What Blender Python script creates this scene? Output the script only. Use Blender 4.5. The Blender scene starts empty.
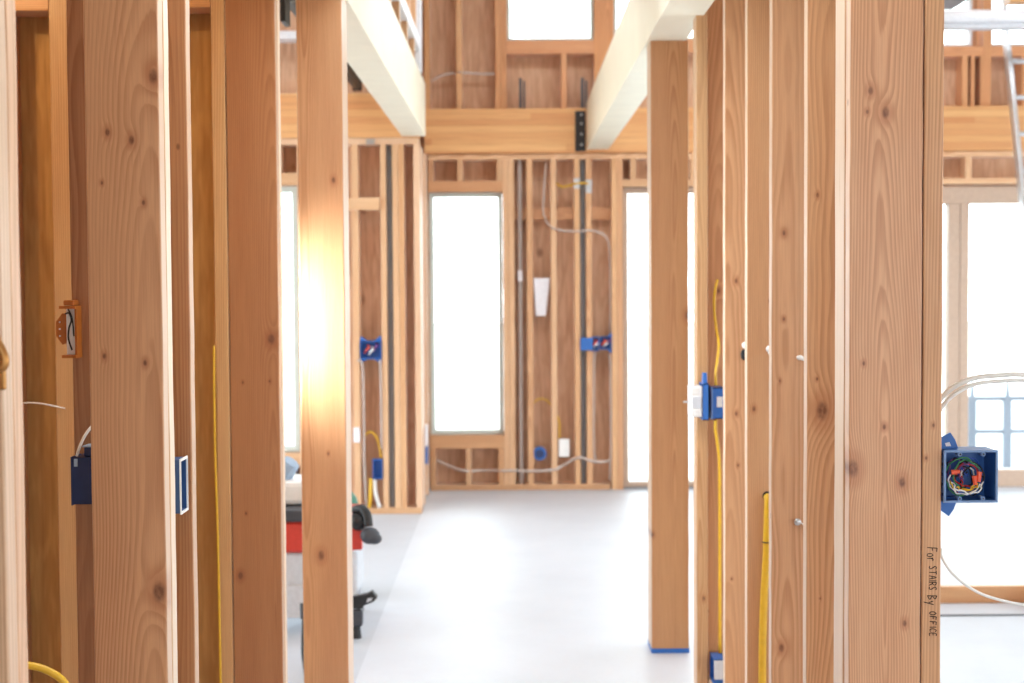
import bpy, bmesh, math, random
from mathutils import Vector, Matrix

sc = bpy.context.scene
COL = sc.collection
random.seed(7)

# ------------------------------------------------------------------ node helpers
def new_mat(name):
    m = bpy.data.materials.new(name)
    m.use_nodes = True
    nt = m.node_tree
    for n in list(nt.nodes):
        nt.nodes.remove(n)
    return m, nt

class NB:
    """small node builder"""
    def __init__(s, nt):
        s.nt = nt
    def n(s, t, **kw):
        nd = s.nt.nodes.new(t)
        for k, v in kw.items():
            setattr(nd, k, v)
        return nd
    def link(s, a, b):
        s.nt.links.new(a, b)
    def put(s, sock, v):
        if isinstance(v, bpy.types.NodeSocket):
            s.link(v, sock)
        else:
            sock.default_value = v
    def math(s, op, a, b=0.0, c=None, clamp=False):
        nd = s.n('ShaderNodeMath', operation=op)
        nd.use_clamp = clamp
        s.put(nd.inputs[0], a)
        s.put(nd.inputs[1], b)
        if c is not None:
            s.put(nd.inputs[2], c)
        return nd.outputs[0]
    def vmath(s, op, a, b):
        nd = s.n('ShaderNodeVectorMath', operation=op)
        s.put(nd.inputs[0], a)
        s.put(nd.inputs[1], b)
        return nd.outputs[0]
    def comb(s, x, y, z):
        nd = s.n('ShaderNodeCombineXYZ')
        s.put(nd.inputs[0], x); s.put(nd.inputs[1], y); s.put(nd.inputs[2], z)
        return nd.outputs[0]
    def sep(s, v):
        nd = s.n('ShaderNodeSeparateXYZ')
        s.put(nd.inputs[0], v)
        return nd.outputs
    def noise(s, vec, scale, detail=2.0, rough=0.5):
        nd = s.n('ShaderNodeTexNoise')
        s.put(nd.inputs['Vector'], vec)
        nd.inputs['Scale'].default_value = scale
        nd.inputs['Detail'].default_value = detail
        nd.inputs['Roughness'].default_value = rough
        return nd.outputs['Fac']
    def rng(s, v, a, b, c=0.0, d=1.0, smooth=True):
        nd = s.n('ShaderNodeMapRange')
        nd.interpolation_type = 'SMOOTHSTEP' if smooth else 'LINEAR'
        s.put(nd.inputs[0], v); s.put(nd.inputs[1], a); s.put(nd.inputs[2], b)
        s.put(nd.inputs[3], c); s.put(nd.inputs[4], d)
        return nd.outputs[0]
    def mix(s, f, a, b, mode='MIX'):
        nd = s.n('ShaderNodeMix', data_type='RGBA', blend_type=mode)
        s.put(nd.inputs[0], f)
        s.put(nd.inputs[6], a); s.put(nd.inputs[7], b)
        return nd.outputs[2]
    def attr(s, name):
        return s.n('ShaderNodeAttribute', attribute_type='OBJECT', attribute_name=name)

def rgba(c):
    return (c[0], c[1], c[2], 1.0)

def finish(nb, colour, rough, spec=0.5, bump=None, metal=0.0, bump_str=0.2, bump_dist=0.001, sheen=0.0):
    b = nb.n('ShaderNodeBsdfPrincipled')
    b.inputs['Sheen Weight'].default_value = sheen
    b.inputs['Sheen Roughness'].default_value = 0.35
    nb.put(b.inputs['Base Color'], colour)
    nb.put(b.inputs['Roughness'], rough)
    b.inputs['Metallic'].default_value = metal
    b.inputs['Specular IOR Level'].default_value = spec
    if bump is not None:
        bp = nb.n('ShaderNodeBump')
        bp.inputs['Strength'].default_value = bump_str
        bp.inputs['Distance'].default_value = bump_dist
        nb.link(bump, bp.inputs['Height'])
        nb.link(bp.outputs[0], b.inputs['Normal'])
    o = nb.n('ShaderNodeOutputMaterial')
    nb.link(b.outputs[0], o.inputs[0])
    return b

NK = 8
def lumber_material():
    m, nt = new_mat('fir_lumber')
    nb = NB(nt)
    tc = nb.n('ShaderNodeTexCoord')
    P = tc.outputs['Object']
    seed = nb.attr('seed').outputs['Fac']
    tint = nb.attr('tint').outputs['Color']
    x, y, z = nb.sep(P)
    # slow wander of the grain along the board
    sv = nb.comb(nb.math('ADD', nb.math('MULTIPLY', x, 3.0), nb.math('MULTIPLY', seed, 13.1)),
                 nb.math('MULTIPLY', y, 3.0),
                 nb.math('ADD', nb.math('MULTIPLY', z, 0.9), nb.math('MULTIPLY', seed, 7.7)))
    w1 = nb.math('SUBTRACT', nb.noise(sv, 1.0, 2.0), 0.5)
    # knots
    warp = None
    kmask = None
    kcore = None
    for i in range(NK):
        k = nb.sep(nb.attr('k%d' % i).outputs['Vector'])
        dx = nb.math('SUBTRACT', x, k[0])
        dz = nb.math('MULTIPLY', nb.math('SUBTRACT', z, k[1]), 0.62)
        d = nb.math('SQRT', nb.math('ADD', nb.math('MULTIPLY', dx, dx), nb.math('MULTIPLY', dz, dz)))
        r = nb.math('MAXIMUM', k[2], 0.0001)
        q = nb.math('DIVIDE', d, r)
        g = nb.math('EXPONENT', nb.math('MULTIPLY', nb.math('MULTIPLY', q, q), -0.16))
        wv = nb.math('MULTIPLY', g, nb.math('MULTIPLY', k[2], 0.9))
        mk = nb.rng(q, 0.35, 1.15, 1.0, 0.0)
        cr = nb.rng(q, 1.0, 2.6, 1.0, 0.0)
        warp = wv if warp is None else nb.math('ADD', warp, wv)
        kmask = mk if kmask is None else nb.math('MAXIMUM', kmask, mk)
        kcore = cr if kcore is None else nb.math('MAXIMUM', kcore, cr)
    # growth rings round a pith that lies off the board and leans a little
    h1 = nb.math('FRACT', nb.math('MULTIPLY', seed, 5.317))
    h2 = nb.math('FRACT', nb.math('MULTIPLY', seed, 11.73))
    h3 = nb.math('FRACT', nb.math('MULTIPLY', seed, 3.911))
    cx = nb.math('MULTIPLY', nb.math('SUBTRACT', h1, 0.5), 0.13)
    cy = nb.math('ADD', 0.025, nb.math('MULTIPLY', h2, 0.07))
    lean = nb.math('MULTIPLY', nb.math('SUBTRACT', h3, 0.5), 0.05)
    px = nb.math('SUBTRACT', x, nb.math('ADD', cx, nb.math('MULTIPLY', w1, 0.05)))
    py = nb.math('ADD', nb.math('ADD', y, cy), nb.math('ADD', nb.math('MULTIPLY', z, lean), nb.math('MULTIPLY', w1, 0.06)))
    rr = nb.math('SQRT', nb.math('ADD', nb.math('MULTIPLY', px, px), nb.math('MULTIPLY', py, py)))
    rr = nb.math('ADD', rr, warp)
    fine = nb.noise(nb.comb(nb.math('MULTIPLY', x, 260.0), nb.math('MULTIPLY', y, 260.0), nb.math('MULTIPLY', z, 7.0)), 1.0, 3.0, 0.6)
    rr = nb.math('ADD', rr, nb.math('MULTIPLY', fine, 0.0016))
    ph = nb.math('FRACT', nb.math('MULTIPLY', rr, 190.0))
    late = nb.math('MULTIPLY', nb.rng(ph, 0.15, 0.86), nb.rng(ph, 0.88, 1.0, 1.0, 0.0))
    broad = nb.noise(nb.comb(nb.math('ADD', nb.math('MULTIPLY', x, 16.0), nb.math('MULTIPLY', seed, 31.0)), nb.math('MULTIPLY', y, 16.0), nb.math('MULTIPLY', z, 1.3)), 1.0, 2.0)
    amp = nb.rng(broad, 0.3, 0.7, 0.26, 0.80)
    light = (0.68, 0.415, 0.23, 1)
    dark = (0.40, 0.18, 0.07, 1)
    c = nb.mix(nb.math('MULTIPLY', late, amp), light, dark)
    c = nb.mix(nb.math('MULTIPLY', nb.rng(broad, 0.35, 0.75), 0.35), c, (0.62, 0.33, 0.17, 1))
    c = nb.mix(nb.math('MULTIPLY', nb.rng(fine, 0.35, 0.75), 0.22), c, (0.30, 0.14, 0.06, 1))
    # narrow sides painted paler, for the hall light catching the edges
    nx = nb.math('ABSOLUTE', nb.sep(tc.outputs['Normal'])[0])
    edge_lit = nb.math('MULTIPLY', nb.rng(nx, 0.6, 0.9), nb.attr('edge_light').outputs['Fac'])
    c = nb.mix(edge_lit, c, (0.74, 0.665, 0.545, 1))
    # small pin knots and stains scattered by chance
    vo = nb.n('ShaderNodeTexVoronoi')
    nb.put(vo.inputs['Vector'], nb.comb(nb.math('ADD', x, nb.math('MULTIPLY', seed, 4.3)), nb.math('MULTIPLY', y, 1.0), nb.math('ADD', nb.math('MULTIPLY', z, 0.6), nb.math('MULTIPLY', seed, 9.1))))
    vo.inputs['Scale'].default_value = 9.0
    pin = nb.math('MULTIPLY', nb.rng(vo.outputs['Distance'], 0.02, 0.055, 1.0, 0.0),
                  nb.math('GREATER_THAN', nb.sep(vo.outputs['Color'])[0], 0.55))
    c = nb.mix(nb.math('MULTIPLY', pin, 0.7), c, (0.17, 0.07, 0.03, 1))
    c = nb.mix(nb.math('MULTIPLY', kcore, 0.5), c, (0.42, 0.17, 0.07, 1))
    kn = nb.noise(nb.comb(nb.math('MULTIPLY', x, 120.0), y, nb.math('MULTIPLY', z, 90.0)), 1.0, 2.0)
    c = nb.mix(nb.math('MULTIPLY', kmask, nb.rng(kn, 0.25, 0.7, 0.55, 0.95)), c, (0.15, 0.052, 0.02, 1))
    c = nb.mix(1.0, c, tint, 'MULTIPLY')
    rough = nb.rng(fine, 0.3, 0.7, 0.36, 0.48)
    finish(nb, c, rough, 0.6, fine, bump_str=0.22, bump_dist=0.0006, sheen=0.25)
    return m

def ply_material():
    m, nt = new_mat('plywood_sheathing')
    nb = NB(nt)
    tc = nb.n('ShaderNodeTexCoord')
    x, y, z = nb.sep(tc.outputs['Object'])
    v = nb.comb(nb.math('MULTIPLY', x, 5.0), nb.math('MULTIPLY', y, 5.0), nb.math('MULTIPLY', z, 0.8))
    a = nb.noise(v, 1.5, 4.0, 0.6)
    v2 = nb.comb(nb.math('MULTIPLY', x, 60.0), nb.math('MULTIPLY', y, 60.0), nb.math('MULTIPLY', z, 3.0))
    f = nb.noise(v2, 1.0, 3.0)
    ph = nb.math('MULTIPLY', nb.math('ABSOLUTE', nb.math('SUBTRACT', nb.math('FRACT', nb.math('MULTIPLY', a, 7.0)), 0.5)), 2.0)
    tint = nb.attr('tint').outputs['Color']
    c = nb.mix(nb.rng(ph, 0.1, 0.9), (0.63, 0.43, 0.29, 1), (0.54, 0.35, 0.225, 1))
    c = nb.mix(nb.math('MULTIPLY', nb.rng(f, 0.4, 0.8), 0.4), c, (0.25, 0.11, 0.06, 1))
    vo = nb.n('ShaderNodeTexVoronoi')
    nb.put(vo.inputs['Vector'], nb.comb(x, y, nb.math('MULTIPLY', z, 0.7)))
    vo.inputs['Scale'].default_value = 5.0
    kn = nb.math('MULTIPLY', nb.rng(vo.outputs['Distance'], 0.05, 0.16, 1.0, 0.0), nb.math('GREATER_THAN', nb.sep(vo.outputs['Color'])[0], 0.6))
    c = nb.mix(nb.math('MULTIPLY', kn, 0.6), c, (0.15, 0.06, 0.03, 1))
    c = nb.mix(1.0, c, tint, 'MULTIPLY')
    finish(nb, c, 0.65, 0.3, f, bump_str=0.15)
    return m

def glulam_material():
    m, nt = new_mat('glued_laminated_timber')
    nb = NB(nt)
    tc = nb.n('ShaderNodeTexCoord')
    x, y, z = nb.sep(tc.outputs['Object'])      # x = height of the beam, z = its length
    lam = nb.math('FLOOR', nb.math('MULTIPLY', nb.math('ADD', x, 1.0), 1 / 0.042))
    lr = nb.n('ShaderNodeTexWhiteNoise', noise_dimensions='1D')
    nb.put(lr.inputs['W'], lam)
    blk = nb.n('ShaderNodeTexWhiteNoise', noise_dimensions='2D')
    nb.put(blk.inputs['Vector'], nb.comb(lam, nb.math('FLOOR', nb.math('ADD', nb.math('MULTIPLY', z, 0.6), nb.math('MULTIPLY', lr.outputs['Value'], 5.0))), 0.0))
    f = nb.noise(nb.comb(nb.math('MULTIPLY', x, 150.0), nb.math('MULTIPLY', y, 150.0), nb.math('MULTIPLY', z, 4.0)), 1.0, 3.0)
    tint = nb.attr('tint').outputs['Color']
    c = nb.mix(blk.outputs['Value'], (0.74, 0.47, 0.22, 1), (0.60, 0.29, 0.12, 1))
    c = nb.mix(nb.math('MULTIPLY', nb.rng(f, 0.4, 0.8), 0.4), c, (0.40, 0.17, 0.07, 1))
    fr = nb.math('FRACT', nb.math('MULTIPLY', nb.math('ADD', x, 1.0), 1 / 0.042))
    c = nb.mix(nb.rng(fr, 0.93, 1.0, 0.0, 0.5), c, (0.25, 0.10, 0.04, 1))
    c = nb.mix(1.0, c, tint, 'MULTIPLY')
    finish(nb, c, 0.45, 0.5, f, bump_str=0.15)
    return m

def floor_material(name, base, vein, rough):
    m, nt = new_mat(name)
    nb = NB(nt)
    tc = nb.n('ShaderNodeTexCoord')
    a = nb.noise(tc.outputs['Object'], 1.7, 5.0, 0.6)
    b = nb.noise(tc.outputs['Object'], 40.0, 3.0, 0.6)
    c = nb.mix(nb.rng(a, 0.35, 0.7), rgba(base), rgba(vein))
    c = nb.mix(nb.math('MULTIPLY', nb.rng(b, 0.5, 0.8), 0.12), c, rgba([v * 0.8 for v in vein]))
    finish(nb, c, rough, 0.35, b, bump_str=0.08)
    return m

def plain(name, c, rough=0.5, metal=0.0, var=0.10, scale=60.0, spec=0.5):
    m, nt = new_mat(name)
    nb = NB(nt)
    tc = nb.n('ShaderNodeTexCoord')
    a = nb.noise(tc.outputs['Object'], scale, 3.0)
    col = nb.mix(nb.rng(a, 0.3, 0.7), rgba(c), rgba([v * (1 - var) for v in c]))
    finish(nb, col, rough, spec, metal=metal)
    return m

def glass_material():
    m, nt = new_mat('window_glass')
    nb = NB(nt)
    t = nb.n('ShaderNodeBsdfTransparent')
    t.inputs[0].default_value = (0.96, 0.98, 0.97, 1)
    g = nb.n('ShaderNodeBsdfGlossy')
    g.inputs['Roughness'].default_value = 0.02
    fr = nb.n('ShaderNodeFresnel')
    fr.inputs[0].default_value = 1.45
    mx = nb.n('ShaderNodeMixShader')
    nb.link(fr.outputs[0], mx.inputs[0])
    nb.link(t.outputs[0], mx.inputs[1])
    nb.link(g.outputs[0], mx.inputs[2])
    o = nb.n('ShaderNodeOutputMaterial')
    nb.link(mx.outputs[0], o.inputs[0])
    return m

M = {
    'lumber': lumber_material(),
    'ply': ply_material(),
    'glulam': glulam_material(),
    'concrete': floor_material('pale_concrete', (0.55, 0.585, 0.645), (0.50, 0.53, 0.59), 0.5),
    'paper': floor_material('white_floor_covering', (0.63, 0.665, 0.73), (0.585, 0.62, 0.685), 0.45),
    'ground': floor_material('pale_gravel', (0.62, 0.60, 0.56), (0.5, 0.49, 0.46), 0.9),
    'vinyl': plain('pale_vinyl', (0.62, 0.68, 0.64), 0.35),
    'bronze_frame': plain('taupe_door_frame', (0.50, 0.36, 0.27), 0.45),
    'glass': glass_material(),
    'blue': plain('blue_plastic', (0.022, 0.135, 0.46), 0.38),
    'blue_light': plain('light_blue_plastic_rim', (0.16, 0.27, 0.50), 0.4),
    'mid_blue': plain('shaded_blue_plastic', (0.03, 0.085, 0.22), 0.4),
    'navy': plain('dark_blue_plastic', (0.012, 0.03, 0.12), 0.4),
    'orange_plastic': plain('orange_brown_plastic', (0.42, 0.12, 0.012), 0.4),
    'white': plain('white_plastic', (0.85, 0.85, 0.84), 0.4, var=0.04),
    'sheath_white': plain('white_cable_sheath', (0.78, 0.77, 0.74), 0.4, var=0.06),
    'yellow': plain('yellow_cable_sheath', (0.72, 0.42, 0.02), 0.4),
    'grey_pipe': plain('grey_conduit', (0.23, 0.235, 0.25), 0.5),
    'thin_conduit': plain('brownish_grey_conduit', (0.46, 0.40, 0.37), 0.5),
    'tan_sheath': plain('greyish_cable_sheath', (0.56, 0.47, 0.42), 0.5),
    'fence_blue': plain('blue_painted_steel', (0.15, 0.19, 0.26), 0.5),
    'steel': plain('galvanised_steel', (0.55, 0.57, 0.60), 0.32, metal=0.85),
    'black_steel': plain('black_painted_steel', (0.012, 0.012, 0.016), 0.35),
    'black': plain('black_rubber', (0.012, 0.013, 0.016), 0.5),
    'charcoal': plain('charcoal_plastic', (0.05, 0.055, 0.07), 0.45),
    'red': plain('red_enamel', (0.60, 0.05, 0.035), 0.4),
    'tool_grey': plain('pale_grey_enamel', (0.60, 0.63, 0.68), 0.4),
    'green': plain('green_plastic', (0.02, 0.17, 0.11), 0.45),
    'copper': plain('bronze_metal', (0.42, 0.20, 0.06), 0.35, metal=0.7),
    'aluminium': plain('aluminium', (0.62, 0.64, 0.67), 0.35, metal=0.8),
    'wrap_and_lit': plain('white_wrap_and_lit_wood', (0.80, 0.81, 0.85), 0.5),  # pipe wrap; on the left rail and upright it paints strong light
    'ink': plain('black_marker_ink', (0.02, 0.014, 0.014), 0.7, spec=0.2),
    'wire_red': plain('red_wire', (0.55, 0.03, 0.03), 0.4),
    'wire_green': plain('green_wire', (0.05, 0.26, 0.10), 0.4),
    'wire_blue': plain('blue_wire', (0.03, 0.10, 0.50), 0.4),
    'wire_purple': plain('purple_wire', (0.20, 0.06, 0.22), 0.4),
    'nut': plain('orange_red_wire_nut', (0.82, 0.11, 0.045), 0.4),
    'drywall': plain('primed_white_face', (0.62, 0.61, 0.60), 0.7),
    'sawblue': plain('pale_blue_metal', (0.34, 0.46, 0.62), 0.5),
    'wrap': plain('cream_beam_wrap', (0.88, 0.84, 0.68), 0.5, var=0.05, scale=6.0),
    'card': plain('white_paper', (0.80, 0.78, 0.82), 0.8),
}

# ------------------------------------------------------------------ mesh helpers
class MB:
    def __init__(s):
        s.bm = bmesh.new()
    def box(s, x0, x1, y0, y1, z0, z1, bev=0.0, mat=None):
        r = bmesh.ops.create_cube(s.bm, size=1.0)
        T = Matrix.Translation(((x0 + x1) / 2, (y0 + y1) / 2, (z0 + z1) / 2)) @ Matrix.Diagonal((x1 - x0, y1 - y0, z1 - z0, 1))
        if mat is not None:
            T = mat @ T
        bmesh.ops.transform(s.bm, matrix=T, verts=r['verts'])
        if bev > 0:
            es = list({e for v in r['verts'] for e in v.link_edges})
            bmesh.ops.bevel(s.bm, geom=es, offset=bev, segments=2, affect='EDGES', profile=0.5)
        return s
    def cyl(s, p0, p1, r0, r1=None, n=16):
        p0, p1 = Vector(p0), Vector(p1)
        r1 = r0 if r1 is None else r1
        d = p1 - p0
        r = bmesh.ops.create_cone(s.bm, cap_ends=True, segments=n, radius1=r0, radius2=r1, depth=d.length)
        q = Vector((0, 0, 1)).rotation_difference(d.normalized()).to_matrix().to_4x4()
        bmesh.ops.transform(s.bm, matrix=Matrix.Translation((p0 + p1) / 2) @ q, verts=r['verts'])
        return s
    def sphere(s, c, r, sx=1, sy=1, sz=1, n=16):
        k = bmesh.ops.create_uvsphere(s.bm, u_segments=n, v_segments=max(8, n // 2), radius=r)
        bmesh.ops.transform(s.bm, matrix=Matrix.Translation(c) @ Matrix.Diagonal((sx, sy, sz, 1)), verts=k['verts'])
        return s
    def torus(s, c, R, r, axis='Y', n=24, k=10):
        pts = []
        for i in range(n):
            a = 2 * math.pi * i / n
            u, v = R * math.cos(a), R * math.sin(a)
            pts.append(Vector(c) + (Vector((u, 0, v)) if axis == 'Y' else Vector((0, u, v)) if axis == 'X' else Vector((u, v, 0))))
        return s.tube(pts, r, k, closed=True, smooth=0)
    def tube(s, pts, r, k=10, closed=False, smooth=5):
        pts = [Vector(p) for p in pts]
        if smooth and len(pts) > 2:
            q = []
            n = len(pts)
            for i in range(n - 1):
                a, b = pts[i], pts[i + 1]
                p = pts[i - 1] if i > 0 else a + (a - b)
                d = pts[i + 2] if i + 2 < n else b + (b - a)
                for j in range(smooth):
                    t = j / smooth
                    q.append(0.5 * ((2 * a) + (b - p) * t + (2 * p - 5 * a + 4 * b - d) * t * t + (3 * a - p - 3 * b + d) * t ** 3))
            q.append(pts[-1])
            pts = q
        n = len(pts)
        rings = []
        t0 = (pts[1] - pts[0]).normalized()
        up = Vector((0, 0, 1)) if abs(t0.z) < 0.9 else Vector((1, 0, 0))
        nrm = t0.cross(up).normalized()
        for i in range(n):
            a = pts[i - 1] if (i > 0 or closed) else pts[i]
            b = pts[(i + 1) % n] if (i < n - 1 or closed) else pts[i]
            t = (b - a).normalized()
            nrm = (nrm - t * nrm.dot(t))
            nrm = nrm.normalized() if nrm.length > 1e-6 else t.orthogonal().normalized()
            bi = t.cross(nrm)
            rings.append([s.bm.verts.new(pts[i] + r * (math.cos(2 * math.pi * j / k) * nrm + math.sin(2 * math.pi * j / k) * bi)) for j in range(k)])
        m = n if closed else n - 1
        for i in range(m):
            A, B = rings[i], rings[(i + 1) % n]
            for j in range(k):
                s.bm.faces.new((A[j], A[(j + 1) % k], B[(j + 1) % k], B[j]))
        if not closed:
            s.bm.faces.new(rings[0][::-1])
            s.bm.faces.new(rings[-1])
        return s
    def prism(s, pts, y0, y1):
        """polygon given in (x, z), pushed out from y0 to y1"""
        a = [s.bm.verts.new((p[0], y0, p[1])) for p in pts]
        b = [s.bm.verts.new((p[0], y1, p[1])) for p in pts]
        n = len(pts)
        s.bm.faces.new(a)
        s.bm.faces.new(b[::-1])
        for i in range(n):
            s.bm.faces.new((a[i], b[i], b[(i + 1) % n], a[(i + 1) % n]))
        return s
    def prism_x(s, pts, x0, x1):
        """polygon given in (y, z), pushed out from x0 to x1"""
        a = [s.bm.verts.new((x0, p[0], p[1])) for p in pts]
        b = [s.bm.verts.new((x1, p[0], p[1])) for p in pts]
        n = len(pts)
        s.bm.faces.new(a)
        s.bm.faces.new(b[::-1])
        for i in range(n):
            s.bm.faces.new((a[i], b[i], b[(i + 1) % n], a[(i + 1) % n]))
        return s
    def build(s, name, mat, parent=None, origin=None, smooth=False):
        bmesh.ops.recalc_face_normals(s.bm, faces=s.bm.faces)
        me = bpy.data.meshes.new(name)
        if origin is not None:
            bmesh.ops.translate(s.bm, vec=-Vector(origin), verts=s.bm.verts)
        s.bm.to_mesh(me)
        s.bm.free()
        me.materials.append(M[mat])
        if smooth:
            me.shade_smooth()
        o = bpy.data.objects.new(name, me)
        COL.objects.link(o)
        if origin is not None:
            o.location = Vector(origin)
        if parent is not None:
            o.parent = parent
            o.matrix_parent_inverse = Matrix.Translation(parent.location).inverted()
        o['tint'] = (1.0, 1.0, 1.0)
        return o

def tag(o, label, cat, group=None, kind=None):
    if label:
        o['label'] = label
    if cat:
        o['category'] = cat
    if group:
        o['group'] = group
    if kind:
        o['kind'] = kind
    return o

def struct(o):
    o['kind'] = 'structure'
    return o

def thing(name, loc, label, cat, group=None):
    o = bpy.data.objects.new(name, None)
    o.empty_display_size = 0.05
    o.location = loc
    COL.objects.link(o)
    return tag(o, label, cat, group)

SEED = [0]
def lumber(name, x0, x1, y0, y1, z0, z1, axis='z', label=None, cat=None, group=None, tint=(1, 1, 1), knots=(), seed=None, mat='lumber', wob=0.0012, parent=None, edge_lit=0.5):
    """one sawn board, eased edges, length along its local Z"""
    c = Vector(((x0 + x1) / 2, (y0 + y1) / 2, (z0 + z1) / 2))
    dx, dy, dz = x1 - x0, y1 - y0, z1 - z0
    if axis == 'z':
        L, w, d, R, base = dz, dx, dy, Matrix.Identity(3), Vector((c.x, c.y, z0))
    elif axis == 'x':
        L, w, d, R, base = dx, dz, dy, Matrix.Rotation(math.pi / 2, 3, 'Y'), Vector((x0, c.y, c.z))
    else:
        L, w, d, R, base = dy, dz, dx, Matrix(((0, 1, 0), (0, 0, 1), (1, 0, 0))), Vector((c.x, y0, c.z))
    SEED[0] += 1
    rnd = random.Random(SEED[0] * 17 + 3)
    e = min(0.0032, w * 0.08, d * 0.08)
    prof = []
    for sx, sy, a0 in ((1, 1, 0), (-1, 1, 90), (-1, -1, 180), (1, -1, 270)):
        for k in range(3):
            a = math.radians(a0 + 45 * k)
            prof.append((sx * (w / 2 - e) + e * math.cos(a), sy * (d / 2 - e) + e * math.sin(a)))
    n = max(2, min(26, int(L / 0.1) + 1))
    bm = bmesh.new()
    rings = []
    for i in range(n + 1):
        t = i / n
        ox, oy = (rnd.uniform(-wob, wob), rnd.uniform(-wob, wob)) if 0 < i < n else (0, 0)
        rings.append([bm.verts.new((p[0] + ox * 0.5, p[1] + oy * 0.5, L * t)) for p in prof])
    k = len(prof)
    for i in range(n):
        for j in range(k):
            bm.faces.new((rings[i][j], rings[i][(j + 1) % k], rings[i + 1][(j + 1) % k], rings[i + 1][j]))
    bm.faces.new(rings[0][::-1])
    bm.faces.new(rings[-1])
    bmesh.ops.recalc_face_normals(bm, faces=bm.faces)
    me = bpy.data.meshes.new(name)
    bm.to_mesh(me)
    bm.free()
    me.materials.append(M[mat])
    o = bpy.data.objects.new(name, me)
    COL.objects.link(o)
    o.matrix_world = Matrix.Translation(base) @ R.to_4x4()
    if parent is not None:
        o.parent = parent
    o['edge_light'] = edge_lit if (axis == 'z' and w > d) else 0.0  # amount of painted edge light, upright wide boards only
    o['seed'] = float(seed if seed is not None else rnd.uniform(0, 10))
    o['tint'] = tuple(float(v) for v in tint)
    for i in range(NK):
        kk = knots[i] if i < len(knots) else (0.0, -50.0, 0.0)
        o['k%d' % i] = (float(kk[0]), float(kk[1]), float(kk[2]))
    return tag(o, label, cat, group)

def panel(name, x0, x1, z0, z1, y0, y1, holes, mat='ply', tint=(1, 1, 1)):
    """a sheet in the X-Z plane with rectangular openings (hx0, hx1, hz0, hz1)"""
    xs = sorted({x0, x1} | {min(max(h[i], x0), x1) for h in holes for i in (0, 1)})
    zs = sorted({z0, z1} | {min(max(h[i], z0), z1) for h in holes for i in (2, 3)})
    b = MB()
    for i in range(len(xs) - 1):
        for j in range(len(zs) - 1):
            cx, cz = (xs[i] + xs[i + 1]) / 2, (zs[j] + zs[j + 1]) / 2
            if any(h[0] < cx < h[1] and h[2] < cz < h[3] for h in holes):
                continue
            b.box(xs[i], xs[i + 1], y0, y1, zs[j], zs[j + 1])
    o = b.build(name, mat, origin=((x0 + x1) / 2, y0, z0))
    o['tint'] = tuple(float(v) for v in tint)
    return struct(o)

def window(name, x0, x1, z0, z1, y, fr=0.03, mat='vinyl', depth=0.07, mull=()):
    """frame ring with stops, and a pane; the window is the top object"""
    t = struct(thing(name, ((x0 + x1) / 2, y, z0), None, None))
    b = MB()
    b.box(x0, x0 + fr, y, y + depth, z0, z1, 0.003)
    b.box(x1 - fr, x1, y, y + depth, z0, z1, 0.003)
    b.box(x0 + fr, x1 - fr, y, y + depth, z0, z0 + fr, 0.003)
    b.box(x0 + fr, x1 - fr, y, y + depth, z1 - fr, z1, 0.003)
    for a, c in mull:
        b.box(a, c, y + 0.005, y + depth - 0.005, z0 + fr, z1 - fr, 0.003)
    b.build('window_frame', mat, t)
    g = MB()
    g.box(x0 + fr, x1 - fr, y + depth * 0.55, y + depth * 0.55 + 0.006, z0 + fr, z1 - fr)
    g.build('pane', 'glass', t)
    return t

S2 = 0.038          # actual thickness of a sawn 2-by
D6 = 0.140          # depth of a 2 x 6
D4 = 0.089          # depth of a 2 x 4
ZT = 2.44           # underside of the top plate of the hall walls

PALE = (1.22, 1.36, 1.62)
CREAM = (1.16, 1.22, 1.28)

# ================================================================== floor and ground
f = MB().box(-6, 8, -4.0, 9.73, -0.12, 0.0).build('floor', 'concrete', origin=(0, 3, 0)); struct(f)
g = MB().box(-40, 40, -30, 60, -0.42, -0.2).build('ground', 'ground', origin=(0, 10, -0.2)); struct(g)
p = MB().box(-0.556, 1.15, 1.0, 9.42, 0.0, 0.002).build('floor_covering', 'paper', origin=(0, 5, 0))
tag(p, 'white protective covering laid down the middle of the hall floor', 'floor covering')

# ================================================================== right hall wall
RX0, RX1 = 0.665, 0.808
lumber('bottom_plate', RX0, RX1, 2.80, 4.90, 0.0, S2, 'y', 'bottom plate under the row of studs on the right of the hall', 'plate')
lumber('top_plate', RX0, RX1, 2.80, 5.0, ZT, ZT + 0.076, 'y', 'top plate over the row of studs on the right of the hall', 'plate')
rz0, rz1 = S2, ZT
def kz(py, Y):                   # height above the board's foot of a spot seen at that height from eye level
    return (285 - py) * Y / 1422 + 1.38 - S2
GR = 'studs of the right hall wall'
kn_big = [(-0.0315, kz(90.6, 2.8), 0.0060), (-0.038, kz(111.5, 2.8), 0.0035), (-0.002, kz(112.5, 2.8), 0.0085),
          (0.0335, kz(482, 2.8), 0.0080), (-0.064, kz(468, 2.8), 0.0130), (-0.002, kz(426, 2.8), 0.0040), (-0.043, kz(362, 2.8), 0.0035),
          (0.040, kz(625, 2.8), 0.005)]
lumber('wall_stud', RX0, RX1, 2.800, 2.838, rz0, rz1, 'z', 'wide knotty stud facing the camera at the near end of the right hall wall', 'stud', GR, tint=(1.03, 0.95, 0.95), knots=kn_big, seed=7.43)
lumber('wall_stud', RX0 - 0.0015, RX1, 2.8415, 2.885, rz0, rz1, 'z', 'middle board of the triple stud, only its pale edge showing beside the wide knotty stud', 'stud', GR, seed=4.4)
lumber('wall_stud', RX0 + 0.001, RX1, 2.8885, 2.935, rz0, rz1, 'z', 'rear board of the triple stud, pale edge farthest left of its three edges', 'stud', GR, seed=6.4)
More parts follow.
